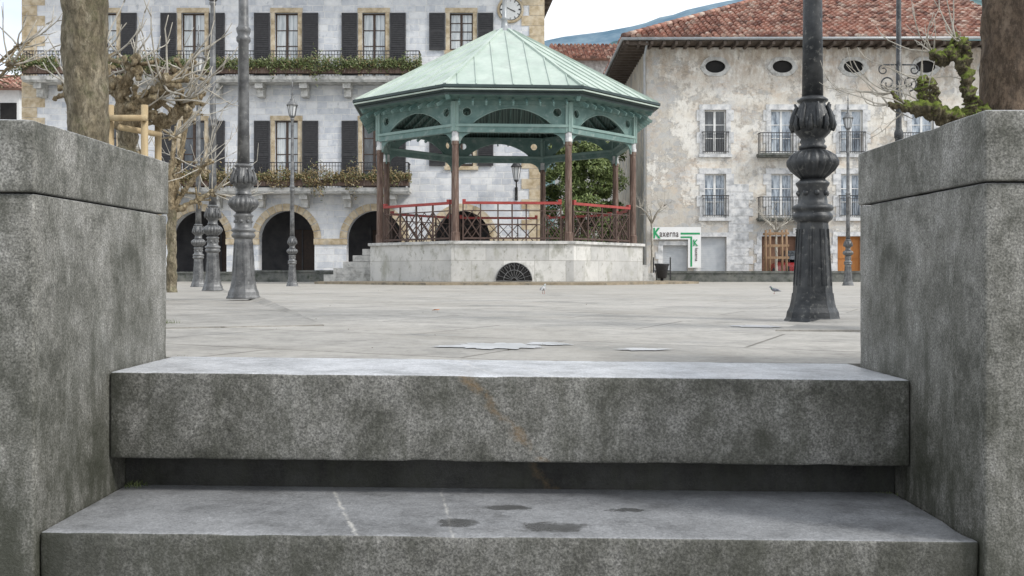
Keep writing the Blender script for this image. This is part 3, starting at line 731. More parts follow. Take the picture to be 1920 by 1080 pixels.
for c in ac:
    for i in range(N):
        a0,a1=pi-pi*i/N,pi-pi*(i+1)/N
        xa,za=c+ar*cos(a0),sp_z+ar*sin(a0); xb,z_b=c+ar*cos(a1),sp_z+ar*sin(a1)
        mb.add([(xa,0,za),(xb,0,z_b),(xb,0,zb),(xa,0,zb),(xa,.6,za),(xb,.6,z_b)],[(0,1,2,3),(0,4,5,1)],0)
mb.add([(xR,0,0),(xR-1.6,16,0),(xR-1.6,16,13),(xR,0,13),(xL,0,0),(xL,16,0),(xL,16,13),(xL,0,13)],[(0,1,2,3),(4,7,6,5),(1,5,6,2),(3,2,6,7)],0)
mb.obj('wall',m_hall,hall)
mb=MB(); mb.add([(xL+.1,3.5,0),(xR-.5,3.5,0),(xR-.5,3.5,3.2),(xL+.1,3.5,3.2),(xL+.1,.1,3.15),(xR-.5,.1,3.15),(xL+.1,.1,.01),(xR-.5,.1,.01)],[(0,1,2,3),(3,2,5,4),(6,7,1,0)],0)
for c in ac:
    mb.box(c-.55,c+.55,3.4,3.49,0,2.3,1)
    mb.box(c-.75,c-.6,3.35,3.49,0,2.5,0)
    mb.box(c-.06,c-.0,3.36,3.395,0,2.3,0)
mb.obj('arcade',[m_arc,m_frame],hall)
for c in ac:
    mb=MB(); r0,r1=ar-.02,ar+.28
    n=13
    for i in range(n):
        a0=pi*i/n+.012;a1=pi*(i+1)/n-.012; off=-.03-.006*(i%2)
        q=[(r*cos(a),sp_z+r*sin(a)) for r,a in ((r0,a0),(r1,a0),(r1,(a0+a1)/2),(r1,a1),(r0,a1),(r0,(a0+a1)/2))]
        mb.add([(u,off,v) for u,v in q]+[(u,.05,v) for u,v in q],[(0,1,2,5),(5,2,3,4)]+[(j,(j+1)%6,6+(j+1)%6,6+j)[::-1] for j in range(6)],0)
    mb.obj('arch_surround',m_sand,hall,(c,0,0))
for a,b in zip(edges[::2],edges[1::2]):
    mb=MB(); mb.box(a-.03,b+.03,-.05,.1,sp_z-.26,sp_z-.012,0); mb.obj('impost',m_sand,hall)
for side in (0,1):
    mb=MB(); i=0; z=0
    while z<12.9:
        w=.95 if i%2 else .62
        h=.43
        if side: mb.box(xR-w,xR+.02,-.025,.02,z+.008,z+h-.008)
        else: mb.box(xL-.02,xL+w,-.025,.02,z+.008,z+h-.008)
        z+=h;i+=1
    mb.obj('quoins',m_sand,hall)
def shutter_mesh(w,h):
    mb=MB(); mb.box(0,w,-.07,-.03,0,h)
    mb.box(0,.06,-.09,-.071,0,h);mb.box(w-.06,w,-.09,-.071,0,h)
    for zz in (0,h*.48,h-.08): mb.box(.062,w-.062,-.09,-.071,zz+.001,zz+.08)
    n=int(h/.09)
    for i in range(n):
        zc=.1+i*.09
        if zc<h-.12: mb.beam((.062,-.078,zc),(w-.062,-.078,zc+.0),.02,.03)
    return mb
def window(parent,c,z0,z1,w,pane,trim=m_sand,tw=.17,shut=True,framem=m_frame,rows=4,sill=False,tag=None):
    mb=MB()
    n=max(3,int((z1-z0)/.42)); h=(z1-z0)/n
    for i in range(n):
        e=.0 if not tag else (.14 if i%2 else 0)
        for sg in(-1,1):
            a,b=sorted((sg*w/2,sg*(w/2+tw+e))); mb.box(a,b,-.03-.004*(i%2),.05,z0+h*i+.004,z0+h*(i+1)-.004)
    mb.box(-w/2-tw-.02,w/2+tw+.02,-.04,.05,z1,z1+tw+.03)
    if sill: mb.box(-w/2-tw-.05,w/2+tw+.05,-.1,.05,z0-.15,z0-.001)
    o=mb.obj('window',trim,parent,(c,0,0))
    mb=MB(); y=.16; t=.055
    mb.box(-w/2,-w/2+t,y,y+.06,z0,z1);mb.box(w/2-t,w/2,y,y+.06,z0,z1)
    mb.box(-w/2+t,w/2-t,y,y+.06,z1-t,z1);mb.box(-w/2+t,w/2-t,y,y+.06,z0,z0+.12)
    mb.box(-.05,.05,y-.01,y+.055,z0+.121,z1-t-.001)
    for i in range(1,rows):
        zz=z0+.12+(z1-z0-.17)*i/rows
        mb.box(-w/2+t+.001,-.051,y+.01,y+.05,zz-.018,zz+.018);mb.box(.051,w/2-t-.001,y+.01,y+.05,zz-.018,zz+.018)
    mb.obj('frame',framem,o)
    mb=MB(); mb.add([(-w/2,y+.035,z0),(w/2,y+.035,z0),(w/2,y+.035,z1),(-w/2,y+.035,z1)],[(0,1,2,3)]); mb.obj('window_pane',pane,o)
    if shut:
        sw,sh=.66,z1-z0-.04
        for sg in(-1,1):
            mb=shutter_mesh(sw,sh)
            x=-w/2-tw-.03-sw if sg<0 else w/2+tw+.03
            mb.obj('shutter',m_shut,o,(x,0,z0+.02))
    return o
for c,b,t,i,fl in wins:
    window(hall,c,b,t,W,m_curt if (fl==2 or i in(2,4)) else m_dkglass,sill=(i==4))
def iron_rail(mb,x0,x1,y0,z0,h,sp=.12,ret=True,yb=0,m=0):
    mb.box(x0,x1,y0-.02,y0+.02,z0+h-.035,z0+h,m); mb.box(x0,x1,y0-.015,y0+.015,z0+.06,z0+.09,m); mb.box(x0,x1,y0-.012,y0+.012,z0+h-.17,z0+h-.15,m)
    n=int((x1-x0)/sp)
    for i in range(n+1):
        x=x0+.01+(x1-x0-.02)*i/n; mb.box(x-.009,x+.009,y0-.009,y0+.009,z0,z0+h-.03,m)
    if ret:
        for x in (x0,x1):
            mb.box(x-.02,x+.02,y0,yb,z0+h-.036,z0+h-.002,m)
            k=int((yb-y0)/sp)
            for j in range(1,k): mb.box(x-.009,x+.009,y0+j*sp-.009,y0+j*sp+.009,z0,z0+h-.03,m)
def balcony(parent,x0,x1,z,proj,h,corb,sm,th=.17):
    mb=MB(); mb.box(x0,x1,-proj,-.052,z-th,z-.002); mb.box(x0+.04,x1-.04,-proj+.05,-.052,z-th-.07,z-th-.001)
    for c in corb:
        mb.box(c-.16,c+.16,-proj+.2,-.05,z-th-.30,z-th-.072); mb.box(c-.14,c+.14,-proj+.45,-.051,z-th-.62,z-th-.302)
    o=mb.obj('balcony',sm,parent)
    mb=MB(); iron_rail(mb,x0+.06,x1-.06,-proj+.08,z,h,yb=-.06); mb.obj('railing',m_iron,o)
    return o
cb=[hx(p) for p in (85,165,247,330,412,493,575,655,738)]
balcony(hall,hx(60),hx(792),Z2,.95,1.05,cb,m_greyst)
balcony(hall,hx(200),hx(772),Z1,.95,1.05,cb[2:],m_greyst)
mb=MB(); mb.add([(xL-1.2,-1.3,13.0),(xR+1.0,-1.3,13.0),(xR-.5,17,13.0),(xL-1.2,17,13.0),(xL-1.2,-1.3,13.2),(xR+1.0,-1.3,13.2),(xR-.5,17,13.2),(xL-1.2,17,13.2),(xL+6,8,16.5),(xR-7,8,16.5)],
 [(0,3,2,1),(0,1,5,4),(1,2,6,5),(2,3,7,6),(3,0,4,7)],1)
o_=len(mb.v)-10
for f in ((4,5,9,8),(5,6,9),(6,7,8,9),(7,4,8)): mb.f.append([o_+i for i in f]); mb.m.append(0); mb.s.append(False)
for i in range(20): 
    y=-1.2+i*.9; mb.beam((xR-.8,y,12.93),(xR+.95-.085*(y+1.3),y,12.93),.12,.13,1)
mb.obj('roof',[m_tile,m_eave],hall)
cz=hz(19); cx=hx(957)
mb=MB(); mb.lathe([(.56,0),(.56,.08),(.47,.1),(.46,.06)],40); mb.v=[(x,-z-.02,y) for x,y,z in mb.v]; clk=mb.obj('clock',m_sand,hall,(cx,0,cz))
mb=MB(); mb.lathe([(.455,.0),(.455,.075)],40); mb.v=[(x,-z-.021,y) for x,y,z in mb.v]; mb.obj('clock_face',m_white,clk)
mb=MB()
for i in range(12):
    a=pi/6*i; mb.beam((.34*sin(a),-.105,.34*cos(a)),(.42*sin(a),-.105,.42*cos(a)),.012,.035 if i%3 else .06)
mb.beam((0,-.115,0),(.22*sin(2.0),-.115,.22*cos(2.0)),.012,.04); mb.beam((0,-.12,0),(.34*sin(5.2),-.12,.34*cos(5.2)),.012,.03)
mb.tube([(.44*cos(a*pi/16),-.1,.44*sin(a*pi/16)) for a in range(33)],.012,5)
mb.obj('clock_hands',m_iron,clk)
wl=empty('wall_lantern',(hx(968),TD,0),label='black wall lantern on a scrolled bracket of the town hall',cat='wall lamp')
mb=MB(); zt=hz(298)-.08
mb.lathe([(.03,zt-1.5),(.03,zt-1.05),(.09,zt-1.0),(.1,zt-.95)],8,c=(0,-.7,0))
mb.tube([(0,0,zt-1.45),(0,-.3,zt-1.6),(0,-.6,zt-1.55),(0,-.7,zt-1.4)],.025,6); mb.box(-.06,.06,-.04,0,zt-1.75,zt-1.2)
for i in range(6):
    a=pi/3*i; mb.beam((.1*cos(a),-.7+.1*sin(a),zt-.95),(.19*cos(a),-.7+.19*sin(a),zt-.42),.02,.02)
mb.lathe([(.24,zt-.42),(.22,zt-.38),(.1,zt-.22),(.12,zt-.2),(.06,zt-.12),(.01,zt)],12,c=(0,-.7,0)); mb.obj('bracket',m_iron,wl)
mb=MB(); mb.lathe([(.09,zt-.94),(.175,zt-.42)],6,c=(0,-.7,0),sm=False); mb.obj('lantern_glass',m_lglass,wl)
def plants(x0,x1,z,dz,n,mt,lab,y=41.05,hang=.35):
    mb=MB()
    for i in range(n):
        x=U(x0,x1); k=.55+.85*noise.noise(Vector((x*1.3,z,3)))+.45*noise.noise(Vector((x*4,z,9)))
        zz=z+random.gauss(0,.5)*dz*max(.15,k)-(hang*max(0,k)*R_()**2)
        mb.leaf((x,y+U(-.22,.15)-.05,zz),U(.03,.07),0 if R_()>.15 else 2)
    for i in range(int((x1-x0)*7)):
        x=U(x0,x1); p=Vector((x,y+U(-.15,.1),z-.1)); q=p+Vector((U(-.25,.25),U(-.15,.05),U(-.4,.45))); mb.tube([p,(p+q)/2+Vector((0,0,.05)),q],.006,3,1)
    mb.obj('balcony_plant',[mt,m_twig,m_leafb if mt is m_leafg else m_leafg],label=lab,cat='plant')
plants(hx(38),hx(130),hz(126)-.08,.5,2600,m_leafg,'green trailing plants in the upper balcony boxes')
plants(hx(200),hx(795),hz(127)-.08,.5,14000,m_leafg,'green trailing plants in the upper balcony boxes')
plants(hx(205),hx(776),hz(334)-.08,.5,11000,m_leafb,'reddish brown dry plants in the lower balcony boxes')
mb=MB(); mb.box(hx(62),hx(790),41.0,41.2,hz(146)-.08,hz(134)-.08); mb.obj('flower_box',m_bwood,label='long wooden flower box on the upper balcony',cat='flower box')
mb=MB(); mb.box(hx(205),hx(770),41.0,41.2,hz(352)-.08,hz(341)-.08); mb.obj('flower_box',m_bwood,label='long wooden flower box on the lower balcony',cat='flower box')
# ---------------------------------------------------------------- right house
RD=46.
house=empty('plaster_house',(0,RD,-.08),label='old three storey house, peeling plaster and red clay tile roof',cat='house')
qx=lambda p:X(p,RD); qz=lambda p:Z(p,RD)+.08
a0,a1=qx(1212),qx(1905)
ww=1.0; wcs=[qx(p) for p in (1341,1466,1597,1730,1850)]
rows_=[(qz(289),qz(206)),(qz(408),qz(326))]
holes=[(c-ww/2,c+ww/2,z0,z1) for c in wcs for z0,z1 in rows_]
ocs=[qx(p) for p in (1341,1467,1600,1735,1860)]
holes+=[(c-.5,c+.5,qz(125)-.36,qz(125)+.36) for c in ocs]
dh=[(qx(1243),qx(1290),0,qz(460)),(qx(1314),qx(1362),0,qz(444)),(qx(1428),qx(1495),0,qz(443)),(qx(1570),qx(1615),0,qz(443)),(qx(1690),qx(1750),0,qz(443))]
holes+=dh
wt=10.75
mb=MB(); wall_holes(mb,a0,a1,0,wt,holes,0,.3,0)
mb.add([(a1,0,0),(a1,16,0),(a1,16,wt),(a1,0,wt),(a0,16,0),(a0,16,wt)],[(0,1,2,3),(1,4,5,2)],0)
hw_=mb.obj('wall',m_plast,house)
mb=MB(); mb.add([(a0,0,0),(a0,16,0),(a0,16,wt),(a0,0,wt)],[(0,3,2,1)])
mb.obj('side_wall',m_plast2,house)
for c in wcs:
    for j,(z0,z1) in enumerate(rows_):
        mid=abs(c-wcs[1])<.01 or abs(c-wcs[3])<.01
        window(house,c,z0,z1,ww,m_dkglass if (c<wcs[1]-.1 and j==0) else m_blueg,trim=m_surr,tw=.22,shut=False,framem=m_white,rows=3,sill=not mid,tag=1)
        if mid: balcony(house,c-1.2,c+1.2,z0-.02,.62,.95,[],m_low,th=.1)
        else:
            mb=MB(); iron_rail(mb,c-ww/2-.1,c+ww/2+.1,-.12,z0+.03,1.0,yb=-.035,sp=.1); mb.obj('window_railing',m_iron,house)
for c in ocs:
    vs,fs=plate([[(-.72,-.06),(-.5,-.32),(-.28,-.44),(.28,-.44),(.5,-.32),(.72,-.06),(.5,.32),(.28,.44),(-.28,.44),(-.5,.32)],ell(0,0,.46,.29)],.05)
    mb=MB(); mb.add([(x+c,y-.012,z+qz(125)) for x,y,z in vs],fs,0); o=mb.obj('oval_window',m_surr2,house)
    mb=MB(); mb.add([(c-.5,.12,qz(125)-.36),(c+.5,.12,qz(125)-.36),(c+.5,.12,qz(125)+.36),(c-.5,.12,qz(125)+.36)],[(0,1,2,3)]); mb.obj('window_pane',m_dark,o)
def door(h,m,slats=False,name='door'):
    mb=MB(); x0,x1,z0,z1=h
    mb.box(x0,x1,.2,.26,z0,z1)
    if slats:
        for i in range(int((z1-z0)/.09)): mb.beam((x0+.02,.195,z0+.05+i*.09),(x1-.02,.195,z0+.05+i*.09),.02,.05)
    else:
        cx=(x0+x1)/2
        for a,b in ((x0+.08,cx-.05),(cx+.05,x1-.08)):
            for c,d in ((z0+.15,z0+.9),(z0+1.0,z1-.15)): mb.box(a,b,.175,.199,c,d)
    return mb.obj(name,m,house)
door(dh[0],m_shopsh,True,'roller_shutter');door(dh[1],m_shopsh,True,'roller_shutter');door(dh[2],m_door);door(dh[3],m_odoor);door(dh[4],m_door)
for h in dh:
    mb=MB()
    n=5
    for i in range(n):
        zz=h[3]*i/n
        e=.12*(i%2)
        mb.box(h[0]-.22-e,h[0]-.0,-.03-.004*(i%2),.02,zz+.005,zz+h[3]/n-.005)
        if h is not dh[0]: mb.box(h[1],h[1]+.22+e,-.03-.004*(i%2),.02,zz+.005,zz+h[3]/n-.005)
    mb.box(h[0]-.2,h[1]+.2,-.035,.02,h[3]+.003,h[3]+.2)
    mb.obj('door_surround',m_surr,house)
mb=MB(); i=0;z=0
while z<4.2:
    mb.box(qx(1366),qx(1412)-(.2 if i%2 else 0),-.025,.02,z+.008,z+.36); z+=.37;i+=1
mb.obj('stone_pier',m_surr,house)
ex0,ex1=5.02,a1+1.1; ez=10.93; ey=-1.1; ridge_y=7.2; rz_=14.9
mb=MB()
mb.add([(ex0,ey,ez-.12),(ex1,ey,ez-.12),(ex1,16.5,ez-.12),(ex0,16.5,ez-.12)],[(0,1,2,3)],0)
n=int((ex1-ex0)/.55)
for i in range(n): 
    x=ex0+.2+i*.55; mb.beam((x,ey+.02,ez-.2),(x,.0,ez-.2),.12,.15,0)
for i in range(28): mb.beam((ex0+.02,-.9+i*.6,ez-.2),(a0,-.9+i*.6,ez-.2),.12,.15,0)
ev=mb.obj('eave',m_eave,house)
mb=MB(); mb.tube([(ex0-.05,ey-.06,ez-.05),(ex1,ey-.06,ez-.0)],.07,8); mb.tube([(ex0-.05,ey-.06,ez-.05),(ex0-.05,16.5,ez-.05)],.07,8)
mb.tube([(a0-.1,-.95,ez-.12),(a0-.12,-.2,ez-.7),(a0-.1,-.1,ez-1.1),(a0-.1,-.1,0)],.055,8); mb.obj('gutter',m_zinc,house)
mb=MB()
mb.add([(ex0,ey,ez),(ex1,ey,ez),(ex1,ridge_y,rz_),(ex0+8.3,ridge_y,rz_),(ex0,16.5,ez),(ex0,16.5,ez)],[(0,1,2,3),(0,3,4)],0)
mb.add([(ex0,16.5,ez),(ex1,16.5,ez),(ex1,ridge_y,rz_),(ex0+8.3,ridge_y,rz_)],[(0,1,2,3)],0)
row=.44
def tiles(mb,P0,du,dv,ulen,clip0,up,pitch=.29):
    nu=int(ulen/pitch)
    for i in range(nu):
        u=(i+.5)*pitch; vmax=clip0(u); jj=U(-.02,.02)
        k=int(vmax/row)
        for j in range(k+1):
            v0=j*row-.04+U(-.03,.03); v1=v0+row+.06
            if v1>vmax+.2: break
            ju=jj+U(-.02,.02); r0=.118+U(-.008,.012); r1=.09; lift=U(0,.04)
            vs=[]
            for v,r,h in ((v0,r0,.05+lift),(v1,r1,.012)):
                for s_ in range(5):
                    a=pi*s_/4; c=P0+du*(u+ju+r*cos(a))+dv*v+up*(h+r*1.0*sin(a)); vs.append(c)
            vs.append(P0+du*(u+ju)+dv*v0+up*.0)
            mb.add(vs,[(0,1,6,5),(1,2,7,6),(2,3,8,7),(3,4,9,8),(0,10,1),(1,10,2),(2,10,3),(3,10,4)],0,False)
dv=Vector((0,ridge_y-ey,rz_-ez)); vl=dv.length; dv=dv/vl; up=Vector((1,0,0)).cross(dv)
tiles(mb,Vector((ex0,ey,ez)),Vector((1,0,0)),dv,ex1-ex0,lambda u:min(1,u/8.3)*vl,up)
dv2=Vector((8.3,0,rz_-ez)); vl2=dv2.length; dv2/=vl2; up2=dv2.cross(Vector((0,1,0)))
tiles(mb,Vector((ex0,ey,ez)),Vector((0,1,0)),dv2,16,lambda u:(min(1,u/8.3) if u<8.3 else max(.02,min(1,(17.6-u)/9.3)))*vl2,up2)
for i in range(26):
    p=Vector((ex0,ey,ez+.08)).lerp(Vector((ex0+8.3,ridge_y,rz_+.1)),i/26); q=Vector((ex0,ey,ez+.08)).lerp(Vector((ex0+8.3,ridge_y,rz_+.1)),(i+1.1)/26); mb.tube([p,q],[.15,.115],8)
mb.tube([(ex0+8.3,ridge_y,rz_+.1),(ex1,ridge_y,rz_+.1)],.13,8,lump=.2)
mb.obj('roof',m_tile,house)
sg=empty('shop_sign',(0,RD-.12,-.08),label='white shop sign with green logo and dark lettering on facade',cat='sign')
mb=MB(); mb.box(qx(1222),qx(1313),-.06,0,qz(449),qz(426)); mb.box(qx(1289),qx(1313),-.06,0,qz(502),qz(449)-.001)
mb.obj('sign_board',m_sign,sg)
mb=MB()
text(mb,'K',.66,qx(1223),-.075,qz(446.5),0,bold=.02,sx=.75)
mb.box(qx(1275),qx(1311),-.07,-.061,qz(440),qz(436.5)); mb.box(qx(1275),qx(1293),-.07,-.061,qz(446.5),qz(443.5)); mb.box(qx(1293.1),qx(1296.5),-.07,-.061,qz(500),qz(443.5))
text(mb,'K',.40,qx(1298),-.078,qz(461),0,bold=.012,sx=.8)
text(mb,'axerna',.44,qx(1235.5),-.075,qz(444),1,bold=.0,sx=.66,gap=1.12)
text(mb,'kaxerna',.20,qx(1302),-.075,qz(465),1,vert=True,sx=.95)
mb.obj('lettering',[m_sgreen,m_sred],sg)
hn=MB(); hn.box(0,.32,-.03,0,0,.26,0); text(hn,'2',.26,.09,-.04,.035,1); hn.obj('house_number',[m_sign,m_iron],label='small white house number plate reading 2',cat='sign',loc=(qx(1486),RD-.06,qz(438)-.08))
# ---------------------------------------------------------------- distant houses, hills
def dhouse(x0,x1,d,ze,zr,dep,lab,wm,wins_=()):
    o=empty('distant_house',((x0+x1)/2,d,-.1),label=lab,cat='house'); w=(x1-x0)/2
    mb=MB(); mb.box(-w,w,0,dep,0,ze); mb.obj('wall',wm,o)
    mb=MB(); mb.add([(-w-.6,-.8,ze),(w+.6,-.8,ze),(w+.6,dep/2,zr),(-w-.6,dep/2,zr),(-w-.6,dep+.8,ze),(w+.6,dep+.8,ze)],[(0,1,2,3),(3,2,5,4),(0,4,5,1)],0)
    dv=Vector((0,dep/2+.8,zr-ze)); L=dv.length; dv/=L
    tiles(mb,Vector((-w-.6,-.8,ze)),Vector((1,0,0)),dv,2*w+1.2,lambda u:L,Vector((1,0,0)).cross(dv))
    mb.obj('roof',m_tile,o)
    for (a,b,c,e) in wins_:
        mb=MB(); mb.box(a,b,-.03,.02,c,e); mb.obj('window',m_dark,o)
dhouse(X(1050,70),X(1185,70),70,Z(111,70),Z(82,74),8,'grey house with red tile roof beyond the square',m_surr2)
dhouse(X(-160,60),X(36,60),60,Z(166,60),Z(140,64),8,'white house with terracotta roof at the edge of the square',m_white,[(2.0,3.0,9.2,10.6),(0.2,1.2,9.2,10.6),(2.0,3.0,5.5,7.)])
def hill(pts,d,mt,name,seed):
    mb=MB(); n=260; vs=[];fs=[]
    P=sorted(pts)
    for i in range(n+1):
        px=P[0][0]+(P[-1][0]-P[0][0])*i/n
        for (p0,y0),(p1,y1) in zip(P,P[1:]):
            if p0<=px<=p1: py=y0+(y1-y0)*(px-p0)/(p1-p0); break
        zt=Z(py,d)+noise.noise(Vector((i*.3,seed,0)))*d*.0025+noise.noise(Vector((i*1.7,seed,0)))*d*.0016
        x=X(px,d)
        for j in range(7):
            t=j/6; vs.append((x*(1-.25*(1-t)),d*(1-.35*(1-t)),-3+(zt+3)*(t**.8)+(noise.noise(Vector((i*.2,j*.9,seed)))*d*.006 if 0<j<6 else 0)))
    for i in range(n):
        for j in range(6): fs.append((i*7+j,(i+1)*7+j,(i+1)*7+j+1,i*7+j+1))
    mb.add(vs,fs,0,True); mb.obj(name,mt,kind='structure')
hill([(-2500,420),(-900,330),(300,260),(800,130),(1020,76),(1110,62),(1200,46),(1290,18),(1400,-6),(1700,-70),(2500,60),(4200,400)],1100,m_hill,'hill',3)
hill([(900,300),(1050,130),(1150,78),(1230,48),(1330,32),(1450,20),(1800,-30),(2600,200),(3600,450)],800,m_hill2,'hill',8)
# ---------------------------------------------------------------- low walls
def lowwall(x0,x1,y,z1,lab):
    mb=MB(); mb.box(x0,x1,y,y+.35,-.12,z1-.07); mb.box(x0-.03,x1+.03,y-.04,y+.39,z1-.068,z1)
    mb.obj('low_wall',m_low,label=lab,cat='wall')
lowwall(X(470,36.5),X(650,36.5),36.5,.35,'low dark mossy stone wall in front of the arcade')
lowwall(X(1232,36.5),X(1760,36.5),36.5,.32,'low dark mossy stone wall in front of the old house')
lowwall(X(200,38),X(462,38),38,.30,'low dark mossy stone wall in front of the arcade')
# ---------------------------------------------------------------- trees
def twigs(mb,p,n,l0,l1,r,bias=(0,0,.5),spread=1.,m=0,side=.35):
    for i in range(n):
        d=Vector((random.gauss(0,1),random.gauss(0,.6),random.gauss(0,.8)))*spread+Vector(bias)
        d.normalize(); L=U(l0,l1); q=Vector(p); pts=[q.copy()]
        for s_ in range(5):
            d=(d+Vector((U(-.35,.35),U(-.2,.2),U(-.18,.35)))).normalized(); q=q+d*L/5; pts.append(q.copy())
            if R_()<side and s_>0:
                e=(d+Vector((U(-.8,.8),U(-.5,.5),U(-.3,.8)))).normalized(); mb.tube([q,q+e*L*.15,q+e*L*.28+Vector((0,0,.02))],[r*.6,r*.45,r*.25],4,m)
        mb.tube(pts,[r,r*.9,r*.75,r*.65,r*.5,r*.35],5,m)
def gnarl(mb,pts,rs,m=0,fr=9,lump=.35,ns=8,n=14,wob=.6):
    P=[];Rr=[]
    pts=[Vector(p) for p in pts]
    for k in range(len(pts)-1):
        for s_ in range(ns):
            t=s_/ns; q=pts[k].lerp(pts[k+1],t); r=rs[k]+(rs[k+1]-rs[k])*t
            q=q+noise.noise_vector(q*7)*r*wob; P.append(q); Rr.append(r*(1+.3*noise.noise(q*11)))
    P.append(pts[-1]);Rr.append(rs[-1])
    mb.tube(P,Rr,n,m,lump=lump,fr=fr)
o=empty('plane_tree',(X(165,6.2),6.2,0),label='plane tree with patchy bark behind the parapet wall',cat='tree',group='pollarded plane trees')
mb=MB(); P=[(0,0,-.05),(0.0,0,.3),(.01,0,.7),(0,.0,1.2),(-.02,0,1.7),(-.01,0,2.3),(.03,0,2.9)]
PP=[];RR=[]
for k in range(90):
    t=k/89*6; i=min(5,int(t)); f=t-i; q=Vector(P[i]).lerp(Vector(P[i+1]),f); PP.append(q); RR.append([.16,.13,.118,.122,.132,.142,.15][i]*(1-f)+[.16,.13,.118,.122,.132,.142,.15][i+1]*f)
mb.tube(PP,RR,36,0,lump=.11,fr=9); mb.obj('trunk',m_bark,o)
mb=MB(); crown=[]
for i in range(6):
    a=2*pi*i/6+.3; q=Vector((cos(a)*.8,sin(a)*.8,3.5+U(-.2,.3))); gnarl(mb,[(0,0,2.8),Vector((cos(a)*.35,sin(a)*.35,3.15)),q],[.11,.08,.07]); mb.blob(q,.12,amp=.5); crown.append(q)
for q in crown: twigs(mb,q,9,.5,1.1,.012,m=1)
mb.obj('crown',[m_knob,m_twig],o)
def pollard(loc,h,r,limbs,lab,tw=9,kmat=m_knob,tl=(.35,.8),tr=.009,k_=1.):
    o=empty('plane_tree',loc,label=lab,cat='tree',group='pollarded plane trees')
    mb=MB(); gnarl(mb,[(0,0,-.05),(0,0,h*.5),(0,0,h)],[r*1.2,r,r*1.05],fr=8,lump=.18,ns=20,wob=.25); mb.obj('trunk',m_bark,o)
    mb=MB()
    for lm in limbs:
        pts=[Vector((0,0,h-.05))]+[Vector(p) for p in lm]
        rs=[r*.8]+[r*.55*k_]*(len(pts)-2)+[r*.45*k_]; gnarl(mb,pts,rs,fr=18,lump=.7,ns=14,n=18)
        for pp,c_ in ((pts[-1],7),(pts[1],4)):
            for k in range(c_): mb.blob(pp+Vector((U(-r,r),U(-r,r),U(-r,r)))*.75,r*U(.28,.55)*k_,amp=.8,fr=22,n=12)
        d=(pts[-1]-pts[0]).normalized()
        for pp,n_ in ((pts[-1],5),(pts[1],3)):
            for k in range(n_):
                e=Vector((d.x+random.gauss(0,.8),random.gauss(0,.5),random.gauss(.3,.7))).normalized(); L=U(.1,.22)
                mb.tube([pp,pp+e*L*.5,pp+e*L],[r*.3*k_,r*.2*k_,r*.2*k_],7,0,lump=.5,fr=25); mb.blob(pp+e*L,r*.28*k_,amp=.8,fr=25,n=10)
        twigs(mb,pts[-1],tw,tl[0],tl[1],tr,bias=(d.x*.9,0,.5+d.z*.4),m=1)
        twigs(mb,pts[1],2,tl[0]*.6,tl[1]*.9,tr*.8,bias=(d.x*.5,0,.5),m=1)
    mb.obj('crown',[kmat,m_twig],o)
pollard((X(238,8.4),8.4,0),1.5,.085,[[(.12,-.1,1.66),(.38,-.2,1.80)],[(.1,.1,1.55),(.32,.0,1.50),(.5,-.1,1.66)],[(-.1,.1,1.8),(-.28,.1,2.05)],[(.0,-.15,1.75),(.12,-.2,1.95)],[(-.25,.0,1.65),(-.5,.1,1.8)],[(.2,.1,1.75),(.42,.15,1.98)],[(.18,-.1,1.6),(.28,-.15,1.7)]],
  'pollarded plane tree with knobbly limbs and bare pale twigs',tw=7,tl=(.25,.58),tr=.0105)
pollard((X(322,13),13,0),1.1,.06,[[(.15,0,1.3),(.4,-.1,1.6)],[(-.15,0,1.4),(-.4,0,1.8)],[(.05,-.2,1.5),(.1,-.2,2.0)],[(.3,.1,1.2),(.5,.1,1.3)],[(.1,0,1.7),(.2,0,2.3)]],
  'bare pollarded tree with drooping pale twigs near the lamps',tw=9,tl=(.4,1.0),tr=.009)
pollard((X(-70,9),9,0),1.9,.06,[[(.3,0,2.0),(.5,-.1,2.1)],[(.2,.1,2.1),(.5,0,2.3)],[(-.2,.1,2.2),(-.5,.1,2.4)]],
  'bare pollarded plane tree partly outside the square',tw=6,tl=(.25,.6),tr=.009,k_=.5)
# right tree
o=empty('plane_tree',(X(1897,4.2),4.2,0),label='brown barked plane tree with low mossy knobbly limb',cat='tree',group='pollarded plane trees')
mb=MB(); PP=[(0.01*sin(k*.2),0,-.05+k*.033) for k in range(84)]; mb.tube(PP,[.15-.025*min(1,k/18) for k in range(84)],36,0,lump=.09,fr=11); mb.obj('trunk',m_barkr,o)
mb=MB()
tx=X(1897,4.2)
def rp(px,py,d=4.15): return Vector((X(px,d)-tx,d-4.2,Z(py,d)))
G=dict(fr=34,lump=.9,ns=16,n=20,wob=.9)
gnarl(mb,[rp(1880,240,4.2),rp(1835,218),rp(1790,214),rp(1745,206),rp(1700,203),rp(1665,196)],[.07,.04,.032,.036,.02,.009],0,**G)
gnarl(mb,[rp(1825,215),rp(1822,190),rp(1808,160),rp(1806,120),rp(1812,88),rp(1792,74)],[.038,.028,.026,.032,.030,.022],0,**G)
gnarl(mb,[rp(1806,110),rp(1785,104),rp(1762,112),rp(1748,98)],[.032,.03,.026,.016],0,**G)
gnarl(mb,[rp(1750,205),rp(1738,185),rp(1742,160),rp(1725,148)],[.036,.03,.024,.014],0,**G)
gnarl(mb,[rp(1700,203),rp(1682,190),rp(1672,172)],[.018,.013,.009],0,**G)
cl_=((1812,88,14,.022),(1785,100,18,.026),(1765,108,14,.024),(1740,180,18,.028),(1728,155,10,.016),(1750,208,20,.03),(1705,200,14,.018),(1830,216,12,.036),(1808,165,8,.02),(1806,125,10,.024),(1790,215,18,.024))
